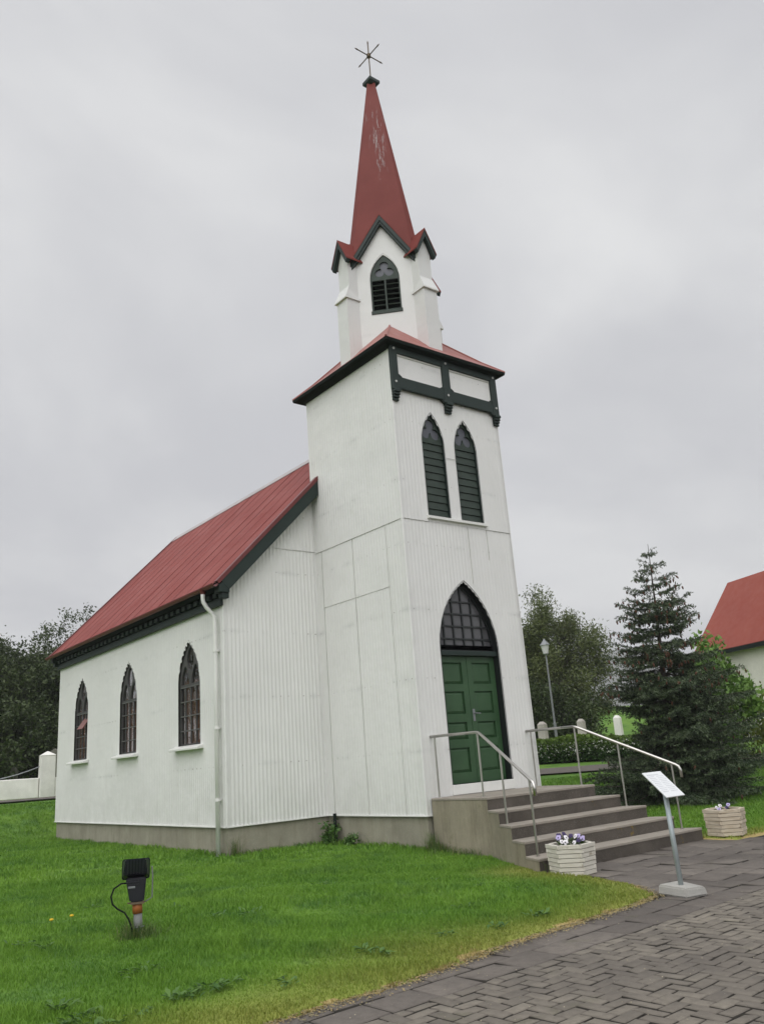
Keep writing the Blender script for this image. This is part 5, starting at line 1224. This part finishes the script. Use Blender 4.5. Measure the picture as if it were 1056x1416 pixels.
def blade_faces(n):
    k = np.arange(n)[:, None]*5
    return np.concatenate([k+np.array([[0, 1, 2]]), k+np.array([[0, 2, 4]]), k+np.array([[4, 2, 3]])], 1).reshape(-1, 3)
def grass():
    V = []; n_tot = 0
    # blades thrown by distance from the camera, over the lawn in view
    def area(x0, x1, y0, y1, dens, hmin, hmax, wd, keep):
        n = int((x1-x0)*(y1-y0)*dens); x = rng.uniform(x0, x1, n); y = rng.uniform(y0, y1, n); k = keep(x, y); return x[k], y[k], hmin, hmax, wd
    def lawnok(x, y):
        e = edge_dist(x, y); ins = ((x > -E+.03) & (x < W+E) & (y > D+.03) & (y < D+LN)) | ((x > .03) & (x < W) & (y > 0) & (y < D)) | ((np.abs(x-XC) < HW0+.02+np.clip((-y-LD)/TD, 0, 5)*SP) & (y > -2.62) & (y < .1))
        return (e > -.035+.09*nz(x, y, 6)*nz(x, y, 17, .5)*1.5) & ~ins
    def cam_d(x, y): return np.hypot(x-CAM[0], y-CAM[1])
    sets = [area(-13.5, -1.0, -6.2, -1.0, 6500, .020, .052, .0030, lambda x, y: lawnok(x, y) & (cam_d(x, y) < 8.6)),
            area(-17, 1.2, -5.8, 3.0, 3300, .022, .055, .0042, lambda x, y: lawnok(x, y) & (cam_d(x, y) >= 8.6) & (cam_d(x, y) < 13)),
            area(-20, 0.8, -1.0, 18.0, 800, .03, .07, .008, lambda x, y: lawnok(x, y) & (cam_d(x, y) >= 13) & (cam_d(x, y) < 25.8)),
            area(2.4, 13.0, -3.4, 7.5, 900, .03, .07, .008, lambda x, y: lawnok(x, y) & (cam_d(x, y) > 12.5) & (cam_d(x, y) < 23.9))]
    X, Y, Hh, Wd = [], [], [], []
    for x, y, a, b, w in sets:
        X.append(x); Y.append(y); Hh.append(rng.uniform(a, b, len(x))); Wd.append(np.full(len(x), w))
    X = np.concatenate(X); Y = np.concatenate(Y); Hh = np.concatenate(Hh); Wd = np.concatenate(Wd)*(.7+.6*rng.random(len(X))); n = len(X)
    dr = dryness(X, Y); Hh *= (1-.45*dr)*(.45+1.1*nz(X, Y, 2.6, .7)*(.6+.8*nz(X, Y, 6.5, 1.9))); Z = ground(X, Y)-.004
    a = rng.uniform(0, 2*math.pi, n); ln = rng.uniform(.15, .9, n); b = a+rng.normal(0, .8, n)+1.57
    side = np.stack([np.cos(b), np.sin(b), np.zeros(n)], 1)*Wd[:, None]; base = np.stack([X, Y, Z], 1)
    tip = base+np.stack([np.cos(a)*ln*Hh, np.sin(a)*ln*Hh, Hh], 1); md = base+np.stack([np.cos(a)*ln*Hh*.3, np.sin(a)*ln*Hh*.3, Hh*.62], 1)
    P = np.stack([base-side, base+side, md+side*.75, tip, md-side*.75], 1).reshape(-1, 3); F = blade_faces(n)
    o = np_mesh('lawn_grass', P, F, grassmat('grass_blade', True), attr={'tint': np.repeat(rng.random(n), 3), 'dry': np.repeat(np.clip(dr+rng.normal(0, .08, n)*(dr > .05), 0, .98), 3)})
    tag(o, 'short mown green grass, yellowing along the paving edge', 'grass', kind='stuff')
    # longer blades and weeds against walls, pipe and pole
    L = []
    def tuft(cx, cy, r, k, h): 
        for _ in range(k): L.append((cx+rng.normal(0, r), cy+rng.normal(0, r), h*rng.uniform(.4, 1.1)))
    for _ in range(120): tuft(-E-.04-abs(rng.normal(0, .03)), rng.uniform(D, D+LN), .05, 4, .09)
    for _ in range(50): tuft(rng.uniform(-E, 0), D-.03-abs(rng.normal(0, .03)), .03, 7, .10)
    for _ in range(60): tuft(-.04-abs(rng.normal(0, .03)), rng.uniform(0, D), .03, 7, .11)
    for _ in range(40): tuft(.0+rng.random()*.1, -rng.uniform(0, 1.0), .04, 9, .13)
    tuft(.02, -.15, .10, 260, .20); tuft(-.04, -.08, .05, 110, .34); tuft(.03, -.5, .2, 200, .13); tuft(-E-.06, 2.78, .06, 90, .14); tuft(-E+.10, D-.06, .05, 90, .32); tuft(-E-.08, 4.9, .12, 5, .26); tuft(-E-.08, 4.4, .2, 7, .2); tuft(-E-.06, 6.8, .2, 8, .16); tuft(-1.2, D-.07, .25, 7, .22); tuft(-.10, 1.1, .22, 12, .24); tuft(-.09, .35, .2, 12, .2)
    tuft(FLX-.01, FLY-.02, .07, 420, .12); tuft(FLX-.05, FLY-.01, .05, 200, .18); tuft(FLX+.05, FLY, .13, 260, .08); tuft(FLX-.06, FLY-.0, .04, 16, .26); tuft(-.42, -2.72, .05, 40, .16)
    L = np.array(L); ins = ((L[:, 0] > -E+.02) & (L[:, 1] > D+.02)) | ((L[:, 0] > .02) & (L[:, 1] > 0.0)); L = L[~ins]; n = len(L)
    a = rng.uniform(0, 2*math.pi, n); ln = rng.uniform(.1, 1.3, n); base = np.stack([L[:, 0], L[:, 1], ground(L[:, 0], L[:, 1])-.01], 1); Hh = L[:, 2]
    side = np.stack([-np.sin(a), np.cos(a), np.zeros(n)], 1)*.0020; tip = base+np.stack([np.cos(a)*ln*Hh, np.sin(a)*ln*Hh, Hh], 1); md = base+np.stack([np.cos(a)*ln*Hh*.25, np.sin(a)*ln*Hh*.25, Hh*.65], 1)
    P = np.stack([base-side, base+side, md+side*.8, tip, md-side*.8], 1).reshape(-1, 3)
    o = np_mesh('tall_grass', P, blade_faces(n), leafmat('tall_grass_blade', (0.060, 0.120, 0.022), (0.130, 0.200, 0.046), (0.26, 0.22, 0.10)), attr={'tint': np.repeat(rng.random(n), 3)})
    tag(o, 'uncut tufts of grass along the plinth and lamp pole', 'grass', kind='stuff')
    # broad rosettes of dandelion and dock leaves in the lawn
    R_ = []
    def ros(cx, cy, k, l):
        for _ in range(int(k*1.6)): R_.append((cx+rng.normal(0, .05), cy+rng.normal(0, .05), l*rng.uniform(.3, .85)))
    for (u, v, k, l) in ((30, 1318, 9, .13), (60, 1322, 8, .11), (90, 1388, 16, .13), (120, 1398, 16, .14), (95, 1410, 14, .13), (150, 1406, 12, .12), (205, 1340, 12, .10), (180, 1345, 10, .10), (245, 1370, 16, .12), (265, 1366, 14, .11), (290, 1358, 14, .12), (310, 1352, 10, .10), (200, 1390, 12, .1), (390, 1350, 12, .1), (510, 1305, 12, .11), (528, 1308, 10, .09), (685, 1272, 12, .10), (744, 1257, 14, .11), (612, 1283, 10, .09), (640, 1250, 9, .08), (440, 1230, 8, .1), (250, 1265, 8, .09), (345, 1270, 10, .1), (300, 1275, 8, .1), (130, 1265, 8, .1), (600, 1215, 8, .08), (665, 1222, 8, .08), (720, 1225, 8, .08)):
        cm = scene.camera.matrix_world; dr_ = cm.to_3x3() @ Vector(((u-528)/FPX, -(v-708)/FPX, -1)); tt = (.10-CAM[2])/dr_.z; q = Vector(CAM)+dr_*tt; ros(q.x, q.y, k, l)
    R_ = np.array(R_); n = len(R_); a = rng.uniform(0, 2*math.pi, n); l = R_[:, 2]; base = np.stack([R_[:, 0], R_[:, 1], ground(R_[:, 0], R_[:, 1])+.02], 1); dv = np.stack([np.cos(a), np.sin(a), rng.uniform(.15, .7, n)], 1); sd = np.stack([-np.sin(a), np.cos(a), rng.normal(0, .2, n)], 1)
    e = base+dv*l[:, None]; e[:, 2] -= l*.15; mdp = base+dv*l[:, None]*.6; w_ = (l*.17)[:, None]
    P = np.stack([base, mdp-sd*w_, e, mdp+sd*w_], 1).reshape(-1, 3)
    o = np_mesh('lawn_weeds', P, np.arange(n*4).reshape(-1, 4), weedleaf, attr={'tint': rng.random(n)}); tag(o, 'flat rosettes of broad dandelion leaves among the grass', 'weeds', kind='stuff')
    # litter of pale grit and moss crumbs on the paving
    n = 2600; x = rng.uniform(-7, 6, n); y = rng.uniform(-9, -2.7, n); k = (edge_dist(x, y) < -.05) & (cam_d(x, y) > 3.5); x, y = x[k], y[k]
    xe = rng.uniform(-7.5, -.5, 9000); ye = np.interp(xe, EX, EY)+rng.normal(-.01, .055, 9000); x = np.concatenate([x, xe]); y = np.concatenate([y, ye]); n = len(x); edgy = np.arange(n) >= n-9000
    a = rng.uniform(0, 6.28, n); s_ = rng.uniform(.002, .006, n)*np.where(edgy, 1.5, 1); c = np.stack([x, y, np.where(edgy, .012, .007)], 1); u_ = np.stack([np.cos(a), np.sin(a), np.zeros(n)], 1)*s_[:, None]; v_ = np.stack([-np.sin(a), np.cos(a), np.full(n, .6)], 1)*s_[:, None]*.7
    def crumbs(): pass
    tag(np_mesh('grit', np.stack([c-u_, c+v_, c+u_, c-v_], 1).reshape(-1, 3), np.arange(n*4).reshape(-1, 4), leafmat('pale_grit', (.34, .30, .22), (.17, .15, .07), (.30, .22, .10), trans=0.0), attr={'tint': np.where(edgy, .8+.2*rng.random(n), rng.random(n)**2*.85)}), 'pale grit and moss crumbs scattered on the paving', 'grit', kind='stuff')
grass()
def corner_plant(x, y, r, h, label, nl):
    t = thing('weed_clump', (x, y, gz(x, y)), label, 'plant'); mb = MB(); tips = []
    for k in range(14):
        a = rng.uniform(0, 6.28); e = Vector((math.cos(a)*r*rng.random(), math.sin(a)*r*rng.random(), h*rng.uniform(.4, 1))); mb.tube([(e.x*.2, e.y*.2, -.02), tuple(e)], [.006, .002], 4); tips.append(e)
    mb.build('stems', pleaf.m, t); P = np.array([tuple(v) for v in tips]); i = rng.integers(0, len(P), nl); f = rng.uniform(.35, 1.05, nl)[:, None]
    C = P[i]*f+rng.normal(0, .035, (nl, 3)); C[:, 2] = np.maximum(C[:, 2], .01); U = rand_dirs(nl); V_ = unit(np.cross(U, unit(rng.normal(size=(nl, 3))+np.array([0, 0, 1.2]))))
    quads_mesh('leaves', C, U, V_, .032*(.6+.7*rng.random(nl)), weedleaf, t, rng.random(nl), .6)
corner_plant(-.20, 2.30, .22, .34, 'leafy green weed clump in the corner of nave and tower', 420)
corner_plant(-.16, 1.75, .14, .18, 'low weed clump along the tower plinth beside the corner', 160)
def dandelion(u, v, label):
    cm = scene.camera.matrix_world; dr_ = cm.to_3x3() @ Vector(((u-528)/FPX, -(v-708)/FPX, -1)); tt = (.16-CAM[2])/dr_.z; q = Vector(CAM)+dr_*tt
    t = thing('dandelion', (q.x, q.y, gz(q.x, q.y)), label, 'flower', 'yellow dandelions in the lawn')
    MB().tube([(0, 0, 0), (.005, 0, .09)], .002, 5).build('stalk', pleaf.m, t); y_ = NT('dandelion_yellow'); y_.color((.62, .40, .01)).set(.7); MB().lathe([(.004, .085), (.020, .095), (.016, .105), (.003, .108)], n=10).build('flower_head', y_.m, t)
dandelion(99, 1281, 'yellow dandelion open on the lawn left of the floodlight')
dandelion(71, 1287, 'yellow dandelion nearer the frame edge than the other one')

def haze():
    m = bpy.data.materials.new('haze'); m.use_nodes = True; nt = m.node_tree; nt.nodes.remove(nt.nodes['Principled BSDF'])
    v = nt.nodes.new('ShaderNodeVolumePrincipled'); v.inputs['Color'].default_value = (0.93, 0.94, 0.96, 1); v.inputs['Density'].default_value = 0.0007
    nt.links.new(v.outputs[0], nt.nodes['Material Output'].inputs['Volume'])
    o = MB().box(-2600, 2600, -2600, 2600, -1.3, 125).build('haze', m); tag(o, 'thin grey mist veiling the far hillside', 'haze', kind='stuff')
haze()
